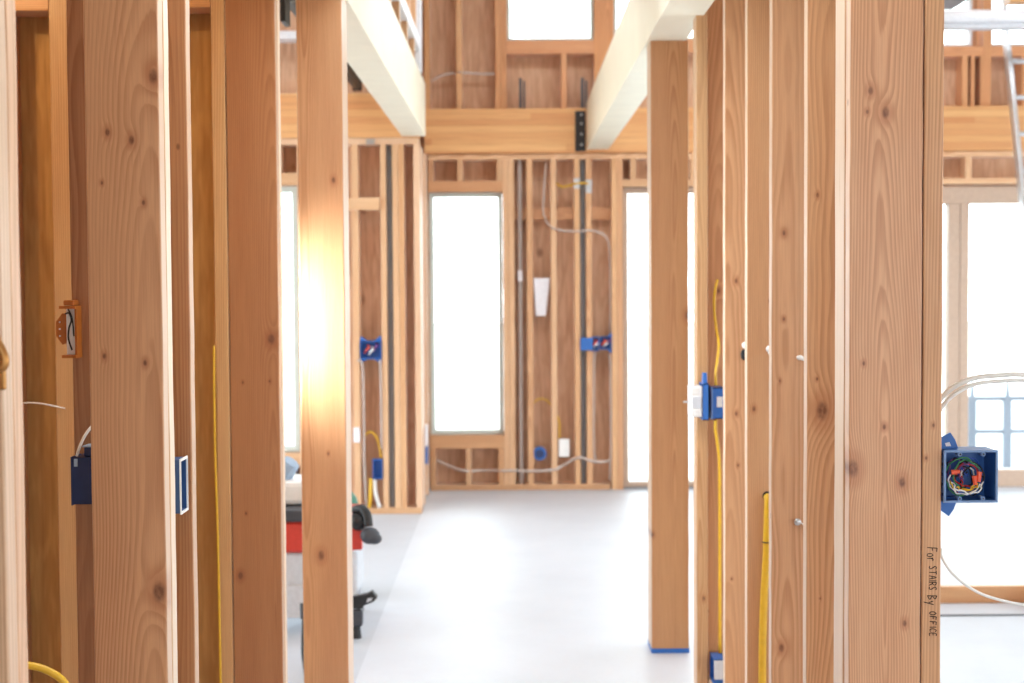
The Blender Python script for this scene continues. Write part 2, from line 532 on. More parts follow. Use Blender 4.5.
rs = [
    (3.205, 'second stud in the right hall row, orange, with a shadow smudge painted at mid height', (0.95, 0.87, 0.80), [(-0.048, kz(194, 3.2), .004), (-0.048, kz(378, 3.2), .003), (-0.036, kz(410, 3.2), .016), (-0.04, kz(600, 3.2), .002)], 3.3),  # the widest spot in the list paints the soft shadow
    (3.640, 'third stud in the right hall row, with a white plug and a shiny bolt below', (0.87, 0.78, 0.72), [(-0.04, kz(232, 3.64), .005), (-0.04, kz(318, 3.64), .004), (-0.05, kz(380, 3.64), .003), (-0.045, kz(650, 3.64), .008)], 1.17),
    (4.020, 'fourth stud in the right hall row, with a yellow cable down its lower half', (0.92, 0.85, 0.77), [(-0.01, kz(300, 4.02), .002), (-0.052, kz(408, 4.02), .006)], 5.21),
    (4.440, 'fifth stud in the right hall row, with a black smear at mid height', (0.92, 0.83, 0.76), [(-0.036, kz(280, 4.44), .006), (-0.036, kz(413, 4.44), .005), (-0.03, kz(465, 4.44), .004), (-0.05, kz(580, 4.44), .003)], 7.9),
    (4.860, 'sixth stud in the right hall row, dark orange, behind a yellow cable loop', (0.84, 0.68, 0.55), [(-0.03, kz(290, 4.86), .007)], 8.15),
]
for y, lb, tn, kn, sd in rs:
    lumber('wall_stud', RX0, RX1, y, y + S2, rz0, rz1, 'z', lb, 'stud', GR, tint=tn, knots=kn, seed=sd)
lumber('wall_stud', 0.624, 0.662, 4.80, 4.888, 0.0, rz1, 'z', 'narrow greyish stud of the right row, nearest the square post with the blue foot', 'stud', GR, tint=(.84, .82, .72), knots=[(0.004, kz(600, 4.8) + S2, .006)], seed=2.9)
# stud at the end, turned, with the marker writing
cs = lumber('corner_stud', 0.8105, 0.8485, 2.800, 2.889, 0.0, ZT + 0.076, 'z', 'narrow stud with marker writing, carrying the open blue junction box', 'stud', tint=(1.0, 0.93, 0.86), seed=0.53,
            knots=[(0.002, 1.105, 0.003), (-0.012, 1.04, 0.003)])

def stroke(paths, x0, z0, sx, sz, y, r, parent, name):
    b = MB()
    for pth in paths:
        b.tube([(x0 + px * sx, y, z0 + pz * sz) for px, pz in pth], r, 6, smooth=3)
    o = b.build(name, 'ink', None, origin=(x0, y, z0))
    o.parent = parent
    o.matrix_parent_inverse = parent.matrix_world.inverted()
    return o
# letters drawn upright as (u along the line, v up); the line runs down the stud, letter tops to the right
LET = {
    'F': [[(0, 0), (.1, 1)], [(.1, 1), (.7, .95)], [(.05, .5), (.5, .52)]],
    'o': [[(.3, .6), (.05, .4), (.1, .05), (.4, 0), (.55, .3), (.3, .6)]],
    'r': [[(0, .6), (.05, 0)], [(.03, .35), (.2, .6), (.45, .55)]],
    'S': [[(.6, .9), (.3, 1), (.05, .8), (.3, .5), (.5, .25), (.3, 0), (0, .1)]],
    'T': [[(0, .95), (.7, 1)], [(.35, 1), (.3, 0)]],
    'A': [[(0, 0), (.3, 1), (.6, 0)], [(.1, .4), (.5, .4)]],
    'I': [[(.1, 1), (.1, 0)]],
    'R': [[(0, 0), (.05, 1)], [(.05, 1), (.5, .9), (.45, .55), (.05, .5)], [(.2, .5), (.6, 0)]],
    'B': [[(0, 0), (.05, 1)], [(.05, 1), (.5, .8), (.05, .5), (.55, .25), (0, 0)]],
    'y': [[(0, .6), (.2, .15)], [(.5, .65), (.1, -.4)]],
    'O': [[(.35, 1), (.05, .6), (.1, .1), (.4, 0), (.6, .5), (.35, 1)]],
    'C': [[(.6, .85), (.3, 1), (.05, .5), (.2, .05), (.55, .1)]],
    'E': [[(.5, 1), (.05, .95), (0, 0), (.5, 0)], [(.05, .5), (.4, .52)]],
}
def write(txt, zs, size, xbase, squeeze):
    z = zs
    paths = []
    for ch in txt:
        for pth in LET[ch]:
            paths.append([(xbase + v * size, z - u * size * squeeze) for u, v in pth])
        wd = max(u for pth in LET[ch] for u, v in pth)
        z -= size * squeeze * (wd + 0.25)
    return paths
allp = []
for txt, zs, size, xb, sq in (('For', 0.862, 0.0195, 0.8205, 0.62), ('STAIRS', 0.825, 0.0145, 0.8245, 0.74), ('By', 0.766, 0.0185, 0.8215, 0.75), ('OFFICE', 0.734, 0.0130, 0.8262, 0.84)):
    allp += write(txt, zs, size, xb, sq)
stroke(allp, 0, 0, 1, 1, 2.7994, 0.00085, cs, 'handwriting')

# ================================================================== open blue junction box on the corner stud
jb = thing('junction_box', (0.902, 2.80, 0.953), 'open blue square junction box full of coloured wires beside the marked stud', 'electrical box')
def box_shell(x0, x1, y0, y1, z0, z1, t=0.003):
    b = MB()
    b.box(x0, x0 + t, y0, y1, z0, z1)
    b.box(x1 - t, x1, y0, y1, z0, z1)
    b.box(x0 + t, x1 - t, y0, y1, z0, z0 + t)
    b.box(x0 + t, x1 - t, y0, y1, z1 - t, z1)
    b.box(x0 + t, x1 - t, y1 - t, y1, z0 + t, z1 - t)
    return b
box_shell(0.851, 0.956, 2.795, 2.865, 0.953, 1.055).build('shell', 'blue', jb)
b = MB()
for (a, c, e, h) in ((0.850, 0.957, 0.952, 0.9565), (0.850, 0.957, 1.0515, 1.056), (0.850, 0.8545, 0.9565, 1.0515), (0.9525, 0.957, 0.9565, 1.0515)):
    b.box(a, c, 2.791, 2.797, e, h, 0.0008)
b.build('rim', 'blue_light', jb)
for px_, pz_ in ((0.882, 0.960), (0.928, 0.960), (0.882, 1.048), (0.928, 1.048)):
    s_ = 1 if pz_ < 1 else -1
    q = MB().cyl((px_, 2.792, pz_), (px_, 2.812, pz_), 0.0042).build('screw_boss', 'blue_light', jb)
    MB().cyl((px_, 2.7905, pz_), (px_, 2.7925, pz_), 0.0018, n=10).build('screw_hole', 'black', q)
MB().prism([(0.849, 1.050), (0.893, 1.050), (0.884, 1.074), (0.875, 1.087), (0.849, 1.073)], 2.832, 2.838).build('upper_flange', 'blue', jb)
MB().prism([(0.849, 0.958), (0.892, 0.958), (0.882, 0.932), (0.873, 0.919), (0.849, 0.936)], 2.832, 2.838).build('lower_flange', 'blue', jb)
b = MB()
b.prism([(0.866, 1.060), (0.876, 1.060), (0.873, 1.068), (0.864, 1.066)], 2.8305, 2.8318)
b.build('flange_slot', 'card', jb)
b = MB()
for zz in (0.965, 0.985, 1.005, 1.025, 1.045):
    b.box(0.849, 0.853, 2.80, 2.812, zz, zz + 0.006)
b.build('side_ribs', 'navy', jb)
wr = random.Random(9)
def loop(cx, cz, R, sq, y, a0, a1, n=14, j=0.003):
    out = []
    for i in range(n):
        a = math.radians(a0 + (a1 - a0) * i / (n - 1))
        out.append((cx + R * math.cos(a) + wr.uniform(-j, j), y + wr.uniform(-0.004, 0.004), cz + R * sq * math.sin(a) + wr.uniform(-j, j)))
    return out
specs = [('wire_green', .893, 1.002, .034, 1.1, 2.812, 60, 330), ('wire_green', .898, 1.006, .026, 1.15, 2.806, 20, 250),
         ('wire_red', .900, 1.004, .022, 1.1, 2.810, 0, 300), ('wire_purple', .905, 1.008, .020, 1.1, 2.806, -30, 220),
         ('white', .895, .996, .031, .95, 2.806, 160, 340), ('white', .902, .994, .030, .8, 2.804, 190, 350),
         ('black', .906, 1.000, .031, 1.0, 2.814, -60, 200), ('black', .897, 1.000, .018, 1.2, 2.816, 0, 350),
         ('wire_blue', .900, .992, .026, .9, 2.812, 170, 380), ('yellow', .892, .990, .024, .6, 2.806, 180, 340),
         ('wire_red', .880, .990, .014, 1.3, 2.814, 90, 400), ('black', .915, .992, .022, 1.3, 2.818, 100, 420),
         ('yellow', .898, .986, .022, .5, 2.804, 200, 400), ('wire_purple', .882, 1.01, .016, 1.5, 2.818, 0, 300),
         ('wire_blue', .912, 1.018, .018, 1.0, 2.820, 0, 260), ('white', .905, 1.005, .013, 1.0, 2.818, 0, 240),
         ('black', .888, 1.018, .022, .8, 2.822, 0, 330), ('wire_green', .91, .985, .018, .6, 2.81, 180, 420)]
for mt, cx_, cz_, R_, sq_, y_, a0, a1 in specs:
    MB().tube(loop(cx_, cz_, R_, sq_, y_, a0, a1), 0.0016, 6, smooth=3).build('wire', mt, jb, smooth=True)
for (x_, z_, dx_, dz_) in ((0.914, 1.004, 0.001, 0.019), (0.924, 1.012, -0.002, 0.021), (0.868, 1.011, 0.017, 0.003)):
    MB().cyl((x_, 2.803, z_), (x_ + dx_ * .99, 2.801, z_ + (dz_ if dz_ > .01 else -.002) * -0.95), 0.0052, 0.0038, 12).build('wire_nut', 'nut', jb)

def cable(name, pts, r, mat, label, cat='cable', group=None, smooth=6):
    o = MB().tube(pts, r, 10, smooth=smooth).build(name, mat, None, origin=pts[0], smooth=True)
    return tag(o, label, cat, group)
cable('cable', [(0.855, 2.86, 1.125), (0.862, 2.86, 1.150), (0.889, 2.86, 1.176), (0.930, 2.865, 1.193), (0.985, 2.875, 1.198), (1.048, 2.89, 1.197), (1.20, 2.95, 1.17), (1.45, 3.05, 1.03), (1.60, 3.1, 0.75), (1.64, 3.12, 0.006)], 0.0052, 'sheath_white', 'upper of two white cables arching out behind the open junction box', group='white cables over the junction box')
cable('cable', [(0.8535, 2.85, 1.112), (0.864, 2.85, 1.138), (0.892, 2.85, 1.165), (0.932, 2.855, 1.182), (0.987, 2.866, 1.187), (1.050, 2.88, 1.186), (1.20, 2.94, 1.158), (1.44, 3.04, 1.015), (1.58, 3.09, 0.74), (1.61, 3.11, 0.006)], 0.0042, 'sheath_white', 'lower of two white cables arching out behind the open junction box', group='white cables over the junction box')
cable('cable', [(0.852, 2.815, 0.858), (0.854, 2.817, 0.842), (0.872, 2.82, 0.812), (0.905, 2.83, 0.782), (0.945, 2.845, 0.758), (1.0, 2.87, 0.738), (1.06, 2.90, 0.722), (1.25, 2.98, 0.68), (1.5, 3.1, 0.50), (1.6, 3.2, 0.004)], 0.0030, 'sheath_white', 'thin white cable sagging out from the marked stud below the junction box')

# things on the right studs
pl = MB().sphere((0.736, 3.632, 1.197), 0.008, 1.2, 0.9, .8).sphere((0.7435, 3.63, 1.192), 0.0045, 1.3, 1, .7).build('cable_plug', 'white', origin=(0.736, 3.632, 1.197), smooth=True)
tag(pl, 'small white plug on the third stud of the right hall row', 'plug')
pl = MB().sphere((0.727, 4.013, 1.202), 0.010, 1.0, .8, 1).sphere((0.735, 4.011, 1.208), 0.007).sphere((0.730, 4.012, 1.19), 0.006, 1.2, 1, .7).build('cable_plug', 'white', origin=(0.727, 4.012, 1.202), smooth=True)
tag(pl, 'white foam plug at the right edge of the fourth stud in the right hall row', 'plug')
pl = MB().sphere((0.727, 4.433, 1.195), 0.011, .9, .7, 1).sphere((0.735, 4.432, 1.20), 0.007).build('cable_plug', 'white', origin=(0.727, 4.433, 1.195), smooth=True)
tag(pl, 'white foam plug just above the black smear on the fifth stud', 'plug')
pl = MB().sphere((0.7245, 4.436, 1.165), 0.011, .95, .45, 1.6).build('tar_blob', 'black', origin=(0.7245, 4.436, 1.165), smooth=True)
tag(pl, 'black smear of sealant on the fifth stud of the right hall row', 'sealant')
bt = thing('bolt', (0.731, 3.632, 0.774), 'round silver bolt low on the third stud of the right hall row', 'bolt')
MB().sphere((0.731, 3.633, 0.774), 0.0095, 1, .7, 1).build('bolt_head', 'steel', bt, smooth=True)
MB().tube([(0.737, 3.628, 0.774), (0.745, 3.626, 0.768), (0.7485, 3.625, 0.757), (0.749, 3.625, 0.744)], 0.0018, 6).build('wire_tail', 'sheath_white', bt, smooth=True)
bt = thing('bolt', (0.738, 4.433, 0.725), 'small dark bolt with pale washer low on the fifth stud of the right hall row', 'bolt')
MB().cyl((0.738, 4.43, 0.735), (0.738, 4.44, 0.735), 0.007).build('bolt_head', 'black', bt)
MB().sphere((0.740, 4.433, 0.718), 0.008, .6, .6, 1.4).build('washer', 'white', bt, smooth=True)

# yellow cables in the right wall
cable('cable', [(0.722, 4.016, 0.781), (0.722, 4.006, 0.774), (0.720, 4.004, 0.70), (0.717, 4.004, 0.60), (0.711, 4.004, 0.50), (0.707, 4.004, 0.38), (0.706, 4.004, 0.22), (0.706, 4.004, 0.05)], 0.0112, 'yellow', 'thick yellow cable running down the fourth stud of the right hall row')
st = MB().torus((0.7185, 4.004, 0.655), 0.0125, 0.0015, 'Z').build('cable_tie', 'black', origin=(0.7185, 4.004, 0.655)); tag(st, 'black tie round the thick yellow cable', 'cable tie')
hole = MB().cyl((0.722, 4.018, 0.784), (0.722, 4.0195, 0.784), 0.013).build('drilled_hole', 'black', origin=(0.722, 4.018, 0.784)); tag(hole, 'dark drilled hole the thick yellow cable comes out of', 'hole')
cable('cable', [(0.700, 4.84, 1.40), (0.690, 4.83, 1.36), (0.688, 4.83, 1.30), (0.695, 4.83, 1.23), (0.699, 4.80, 1.18), (0.690, 4.78, 1.12), (0.684, 4.77, 1.09), (0.684, 4.77, 1.045)], 0.0048, 'yellow', 'yellow cable looping down to the small blue box behind the fifth stud')
cable('cable', [(0.684, 4.77, 0.93), (0.684, 4.775, 0.90), (0.690, 4.78, 0.86), (0.699, 4.79, 0.79), (0.702, 4.80, 0.66), (0.702, 4.80, 0.40), (0.702, 4.80, 0.13)], 0.0055, 'yellow', 'yellow cable dropping from the small blue box to the low outlet box')

def face_box(name, x0, x1, y0, y1, z0, z1, label, open_dir, mat='blue', group=None, ears=False):
    """hollow device box; open_dir is the side the mouth faces"""
    t = 0.003
    r = thing(name, ((x0 + x1) / 2, (y0 + y1) / 2, z0), label, 'electrical box', group)
    b = MB()
    if open_dir != '-x': b.box(x0, x0 + t, y0, y1, z0, z1)
    if open_dir != '+x': b.box(x1 - t, x1, y0, y1, z0, z1)
    if open_dir != '-y': b.box(x0, x1, y0, y0 + t, z0, z1)
    b.box(x0, x1, y1 - t, y1, z0, z1)
    b.box(x0, x1, y0, y1, z0, z0 + t)
    b.box(x0, x1, y0, y1, z1 - t, z1)
    b.build('shell', mat, r)
    return r
bx = face_box('device_box', 0.632, 0.652, 4.70, 4.795, 0.935, 1.056, 'blue multi switch box with white front at the far end of the right hall row', '-x')
q = MB()
q.box(0.592, 0.6315, 4.708, 4.79, 0.944, 1.047, 0.003)
for k in range(4):
    for za, zb in ((0.949, 0.968), (1.022, 1.042)):
        q.box(0.594 + k * 0.009, 0.5995 + k * 0.009, 4.702, 4.709, za, zb, 0.001)
q.build('switch_front', 'white', bx)
MB().box(0.597, 0.626, 4.7035, 4.7075, 0.975, 1.013, .001).build('toggle_plate', 'tool_grey', bx)
MB().prism_x([(4.73, 1.0565), (4.77, 1.0565), (4.76, 1.09), (4.74, 1.09)], 0.637, 0.650).build('mounting_ear', 'blue', bx)
MB().cyl((0.568, 4.715, 0.995), (0.592, 4.715, 0.995), 0.003, n=8).build('nail', 'steel', bx)
bx = face_box('device_box', 0.670, 0.708, 4.74, 4.83, 0.935, 1.04, 'small blue box behind the fifth stud with yellow cable above and below', '-x')
MB().box(0.683, 0.702, 4.7365, 4.74, 0.975, 1.01, 0.001).build('clamp_plate', 'sheath_white', bx)
MB().box(0.6655, 0.670, 4.74, 4.83, 0.933, 1.042).build('rim', 'blue_light', bx)
bx = face_box('device_box', 0.672, 0.712, 4.73, 4.83, S2, 0.125, 'blue outlet box low down behind the fifth stud near the floor plate', '-x')
MB().box(0.672, 0.712, 4.722, 4.7295, 0.06, 0.123, 0.001).build('bracket', 'tool_grey', bx)

# ================================================================== the square posts and the two hall beams
post = lumber('support_post', 0.518, 0.658, 5.29, 5.43, 0.0, 2.285, 'z', 'square timber post standing on blue tape under the right hall beam', 'post', tint=(0.78, 0.66, 0.52), seed=6.7, knots=[(0.066, 1.27, .012), (-0.066, 0.45, .007)])
MB().box(0.5165, 0.6595, 5.2885, 5.4315, 0.002, 0.020, 0.001).build('foot_tape', 'blue', post).matrix_parent_inverse = post.matrix_world.inverted()
lumber('support_post', -0.660, -0.519, 4.42, 4.56, 0.0, 2.285, 'z', 'square timber post under the left hall beam in front of the red saw', 'post', tint=(0.84, 0.70, 0.58), seed=1.9,
       knots=[(0.040, 1.715, .0075), (0.014, 0.865, .004), (-0.012, 0.545, .0115)])
GB = 'hall beams'
lumber('hall_beam', 0.505, 0.650, 2.9, 9.50, 2.285, 2.60, 'y', 'long cream glulam beam over the square post on the right of the hall', 'beam', GB, mat='wrap')
lumber('hall_beam', -0.655, -0.512, 2.9, 8.59, 2.285, 2.60, 'y', 'long whitish glulam beam over the square post on the left of the hall', 'beam', GB, mat='wrap')
# low wall carried by the left beam
lumber('rail_plate', -0.655, -0.512, 2.9, 8.095, 2.715, 2.79, 'y', 'pale rail running above the left hall beam', 'plate', mat='wrap_and_lit')  # white colour stands for strong light on the timber rail
k = 0
for y in (5.2, 5.7, 6.2, 6.7, 7.2, 7.7):
    lumber('cripple_stud', -0.655, -0.515, y, y + S2, 2.60, 2.715, 'z', 'short upright on the left hall beam, ' + ['nearest the camera', 'second from the camera', 'third from the camera', 'third from the far end', 'second from the far end', 'nearest the far wall'][k], 'stud', 'short uprights on the left beam')
    lumber('upper_stud', -0.655, -0.515, y + 0.15, y + 0.15 + S2, 2.79, 3.9, 'z', 'tall upright above the pale rail over the left beam, ' + ['nearest the camera', 'second from the camera', 'third from the camera', 'third from the far end', 'second from the far end', 'nearest the far wall'][k], 'stud', 'tall uprights over the left beam')
    k += 1
lumber('corner_upright', -0.60, -0.505, 8.10, 8.20, 2.60, 3.9, 'z', 'pale upright at the far end of the left hall beam', 'stud', mat='wrap_and_lit')  # painted white for the light falling on this upright
bp = MB().box(-0.672, -0.658, 4.8, 8.59, 2.60, 3.9).build('wall_upper', 'ply', origin=(-0.665, 6.5, 2.60)); struct(bp)

# ================================================================== far wall
YB = 9.57
ply_holes = [(-0.545, -0.058, 0.385, 2.005), (0.0, 0.555, 3.02, 3.7), (0.69, 1.45, 3.02, 3.7), (1.55, 2.25, 3.02, 3.7), (2.35, 3.10, 2.97, 3.7), (3.215, 3.95, 2.97, 3.7),
             (0.72, 1.80, 0.0, 2.0), (2.2, 4.4, 0.0, 2.0)]
panel('wall_back', -0.80, 6.0, 0.0, 4.2, YB + D6, YB + D6 + 0.014, ply_holes, tint=(1.08, 1.02, 1.0))
lumber('bottom_plate', -0.556, 0.66, YB, YB + D6, 0.0, S2, 'x', 'bottom plate of the far wall between the tall window and the glass door', 'plate', tint=(.9, .85, .8))
lumber('header_beam', -0.575, 6.0, YB - 0.02, YB + D6, 2.267, 2.565, 'x', 'deep orange laminated beam across the whole far wall', 'beam', mat='glulam', tint=(1.08, 1.0, 0.92))
lumber('top_plate', -0.556, 6.0, YB, YB + D6, 2.227, 2.264, 'x', 'thin plate directly under the deep beam of the far wall', 'plate', tint=CREAM)
FW = 'studs of the far wall'
z0, z1 = S2, 2.227
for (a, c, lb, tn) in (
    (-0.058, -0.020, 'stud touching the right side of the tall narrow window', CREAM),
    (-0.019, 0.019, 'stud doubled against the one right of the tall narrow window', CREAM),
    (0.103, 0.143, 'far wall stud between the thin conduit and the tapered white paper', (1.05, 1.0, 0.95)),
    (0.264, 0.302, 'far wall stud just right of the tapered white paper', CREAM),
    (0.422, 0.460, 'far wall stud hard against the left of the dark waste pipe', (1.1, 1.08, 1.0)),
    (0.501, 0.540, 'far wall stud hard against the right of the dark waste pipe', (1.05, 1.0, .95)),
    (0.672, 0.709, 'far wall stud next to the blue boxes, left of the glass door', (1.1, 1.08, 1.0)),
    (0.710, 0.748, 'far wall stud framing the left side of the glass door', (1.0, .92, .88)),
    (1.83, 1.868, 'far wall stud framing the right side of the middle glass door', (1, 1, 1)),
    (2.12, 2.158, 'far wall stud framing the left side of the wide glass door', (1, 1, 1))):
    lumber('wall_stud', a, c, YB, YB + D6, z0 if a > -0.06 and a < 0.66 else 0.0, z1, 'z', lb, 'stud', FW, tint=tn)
GK = 'short studs of the far wall'
lumber('window_sill', -0.556, -0.058, YB, YB + D6, 0.285, 0.375, 'x', 'sill board under the tall narrow window', 'sill', tint=(1.0, .9, .8))
lumber('cripple_stud', -0.318, -0.279, YB, YB + D6, S2, 0.285, 'z', 'short stud under the middle of the tall window sill', 'stud', GK)
lumber('cripple_stud', -0.556, -0.518, YB, YB + D6, S2, 0.285, 'z', 'short stud under the left end of the tall window sill', 'stud', GK, tint=(.95, .85, .75))
lumber('cripple_stud', -0.097, -0.059, YB, YB + D6, S2, 0.285, 'z', 'short stud under the right end of the tall window sill', 'stud', GK, tint=(.95, .85, .75))
lumber('window_head', -0.556, -0.058, YB, YB + D6, 2.012, 2.085, 'x', 'head board over the tall narrow window', 'head board', tint=(1.0, .88, .78))
lumber('cripple_stud', -0.362, -0.322, YB, YB + D6, 2.085, 2.227, 'z', 'short stud over the middle of the tall window', 'stud', GK)
lumber('cripple_stud', -0.556, -0.518, YB, YB + D6, 2.085, 2.227, 'z', 'short stud over the left corner of the tall window', 'stud', GK, tint=(.9, .8, .75))
lumber('cripple_stud', -0.097, -0.059, YB, YB + D6, 2.085, 2.227, 'z', 'short stud over the right corner of the tall window', 'stud', GK)
for (a, c, lb) in ((0.020, 0.103, 'first'), (0.143, 0.264, 'second'), (0.302, 0.422, 'third'), (0.540, 0.672, 'fourth')):
    lumber('blocking', a, c, YB + 0.085, YB + D6 - 0.001, 1.825, 1.91, 'x', lb + ' block from the left in the high row set back between the far wall studs', 'blocking', 'blocks in the far wall', tint=(1.0, .9, .82))
# middle glass door
lumber('door_head', 0.748, 1.83, YB, YB + D6, 2.04, 2.09, 'x', 'head board over the middle glass door', 'head board')
lumber('cripple_stud', 0.80, 0.838, YB, YB + D6, 2.09, 2.227, 'z', 'short stud over the left corner of the middle glass door', 'stud', GK)
lumber('cripple_stud', 1.20, 1.238, YB, YB + D6, 2.09, 2.227, 'z', 'short stud over the middle of the middle glass door', 'stud', GK)
window('door_1', 0.752, 1.826, 0.012, 2.035, YB + 0.04, 0.035, 'bronze_frame', 0.09, mull=((1.25, 1.33),))
tr = MB().box(0.75, 1.83, YB + 0.02, YB + D6, 0.0, 0.012).build('trim_1', 'grey_pipe', origin=(1.2, YB, 0)); struct(tr)
# wide glass door on the right
lumber('door_head', 2.158, 4.6, YB, YB + D6, 2.045, 2.085, 'x', 'head board over the wide glass door on the right', 'head board', tint=CREAM)
lumber('cripple_stud', 3.046, 3.088, YB, YB + D6, 2.085, 2.227, 'z', 'short stud over the wide glass door, left of the ladder', 'stud', GK, tint=CREAM)
lumber('cripple_stud', 2.60, 2.638, YB, YB + D6, 2.085, 2.227, 'z', 'short stud over the left part of the wide glass door', 'stud', GK, tint=CREAM)
window('door_2', 2.16, 4.5, 0.0, 2.03, YB + 0.02, 0.115, 'bronze_frame', 0.10, mull=((2.945, 3.02), (3.024, 3.085), (3.75, 3.87)))
# upper far wall
UZ0 = 2.565
UP = 'upper studs of the far wall'
for (a, c, lb, tn) in (
    (-0.575, -0.537, 'upper far wall stud at the left corner over the deep beam', (1, .9, .75)),
    (-0.362, -0.322, 'slim upper far wall stud between the left corner and the doubled studs', (1.05, 1.0, .9)),
    (-0.102, -0.064, 'left one of the doubled studs beside the high window', (.95, .78, .62)),
    (-0.063, -0.025, 'right one of the doubled studs beside the high window', (.95, .78, .62)),
    (2.30, 2.338, 'upper far wall stud left of the high windows on the right', (1, .9, .8))):
    lumber('upper_stud', a, c, YB, YB + D6, UZ0, 4.2, 'z', lb, 'stud', UP, tint=tn)
lumber('mullion_post', 0.560, 0.692, YB, YB + D6, UZ0, 4.2, 'z', 'wide orange post between the two high windows over the right beam', 'post', tint=(.95, .72, .52))
lumber('mullion_post', 3.16, 3.215, YB, YB + D6, UZ0, 4.2, 'z', 'upright between the two high windows beside the ladder', 'post', tint=(1., .8, .65))
lumber('window_sill', -0.024, 0.560, YB, YB + D6, 2.93, 3.02, 'x', 'sill board under the high window over the hall', 'sill', tint=(1.0, .8, .68))
lumber('window_sill', 0.692, 2.30, YB, YB + D6, 2.93, 3.02, 'x', 'sill board under the high windows right of the wide orange post', 'sill', tint=(1.0, .8, .68))
lumber('window_sill', 2.338, 3.16, YB, YB + D6, 2.895, 2.965, 'x', 'sill board under the high window left of the ladder', 'sill', tint=(1.0, .78, .65))
lumber('window_sill', 3.215, 5.0, YB, YB + D6, 2.895, 2.965, 'x', 'sill board under the high window behind the ladder', 'sill', tint=(1.0, .78, .65))
lumber('cripple_stud', 0.338, 0.376, YB, YB + D6, UZ0, 2.93, 'z', 'short stud under the right part of the high window over the hall', 'stud', GK, tint=(1, .82, .7))
lumber('cripple_stud', 3.02, 3.06, YB, YB + D6, UZ0, 2.895, 'z', 'short stud just left of the dark slot under the right high windows', 'stud', GK, tint=(1, .8, .65))
lumber('cripple_stud', 3.08, 3.105, YB, YB + D6, UZ0, 2.895, 'z', 'short stud forming the left side of the dark slot under the right high windows', 'stud', GK, tint=(1, .8, .65))
lumber('cripple_stud', 3.145, 3.159, YB, YB + D6, UZ0, 2.895, 'z', 'short stud forming the right side of the dark slot under the right high windows', 'stud', GK, tint=(1, .8, .65))
lumber('cripple_stud', 3.42, 3.46, YB, YB + D6, UZ0, 2.895, 'z', 'short stud behind the ladder under the right high windows', 'stud', GK, tint=(1, .8, .65))
window('window_1', -0.553, -0.060, 0.378, 2.010, YB + 0.045, 0.030)
window('window_2', -0.020, 0.558, 3.022, 3.70, YB + 0.045, 0.020)
window('window_3', 0.694, 1.50, 3.022, 3.70, YB + 0.045, 0.020)
window('window_4', 2.36, 3.10, 2.967, 3.70, YB + 0.045, 0.020, 'wrap_and_lit')
window('window_5', 3.217, 3.95, 2.967, 3.70, YB + 0.045, 0.020, 'wrap_and_lit')
# pipes and cables on the far wall
def pipe(name, x, y, z0_, z1_, r, mat, label, cat='pipe'):
    o = MB().cyl((x, y, z0_), (x, y, z1_), r, n=14).build(name, mat, None, origin=(x, y, z0_), smooth=False)
    return tag(o, label, cat)
pipe('conduit', 0.058, YB + 0.05, S2, 2.227, 0.014, 'thin_conduit', 'thin grey conduit right of the doubled studs by the tall window', 'conduit')
pipe('waste_pipe', 0.4805, YB + 0.06, S2, 2.35, 0.0195, 'grey_pipe', 'dark grey waste pipe between two far wall studs left of the glass door')
o = MB().box(0.043, 0.073, YB + 0.031, YB + 0.0362, 1.41, 1.485, 0.001).build('conduit_tag', 'card', origin=(0.058, YB + .03, 1.41)); tag(o, 'small white tag on the thin grey conduit', 'tag')
o = MB().prism([(0.149, 1.432), (0.258, 1.432), (0.228, 1.178), (0.163, 1.178)], YB + 0.02, YB + 0.024).build('paper_sheet', 'card', origin=(0.2, YB + .02, 1.3)); tag(o, 'tapered white paper hung between two far wall studs', 'paper')
def hbox(name, x0, x1, y0, y1, za, zb, label, wires=True, ears=True, group=None):
    r = thing(name, ((x0 + x1) / 2, y0, za), label, 'electrical box', group)
    box_shell(x0, x1, y0, y1, za, zb, 0.004).build('shell', 'blue', r)
    if ears:
        w_ = (x1 - x0)
        for sx in ((1,) if ears is True else (1, -1)):
            xe, xi = (x1, x1 - w_ * .35) if sx > 0 else (x0, x0 + w_ * .35)
            MB().prism([(xi, zb), (xe, zb), (xe, zb + 0.03)], y0 + .01, y0 + .014).build('mounting_ear', 'blue', r)
            MB().prism([(xi, za), (xe, za), (xe, za - 0.03)], y0 + .01, y0 + .014).build('mounting_ear', 'blue', r)
    if wires:
        for mt, dx_, dz_ in (('nut', .3, .5), ('sheath_white', .5, .4), ('wire_purple', .7, .6)):
            cx_, cz_ = x0 + (x1 - x0) * dx_, za + (zb - za) * dz_
            MB().tube([(cx_ - .015, y1 - .02, cz_ - .02), (cx_, y0 + .006, cz_), (cx_ + .015, y0 + .012, cz_ + .015), (cx_ + .005, y1 - .02, cz_ + .025)], 0.007, 6).build('wire', mt, r, smooth=True)
    return r
GBX = 'blue boxes by the glass door'
hbox('device_box', 0.541, 0.583, YB - 0.012, YB + 0.05, 0.94, 1.035, 'left blue box by the glass door, right of the dark waste pipe', True, False, GBX)
hbox('device_box', 0.590, 0.671, YB - 0.012, YB + 0.05, 0.95, 1.035, 'right blue box with ears by the glass door, against the door stud', True, True, GBX)
o = MB().box(0.460, 0.5405, YB - 0.018, YB - 0.0125, 0.945, 1.03, .001).build('bracket_plate', 'blue', origin=(0.5, YB - .015, .945)); tag(o, 'bright blue bracket plate across the dark waste pipe', 'bracket')
o = MB().cyl((0.183, YB + 0.01, 0.245), (0.183, YB + 0.07, 0.245), 0.045, n=20)
o = o.build('outlet_box', 'blue', origin=(0.183, YB + .01, 0.245)); tag(o, 'round blue outlet box low on the far wall', 'electrical box')
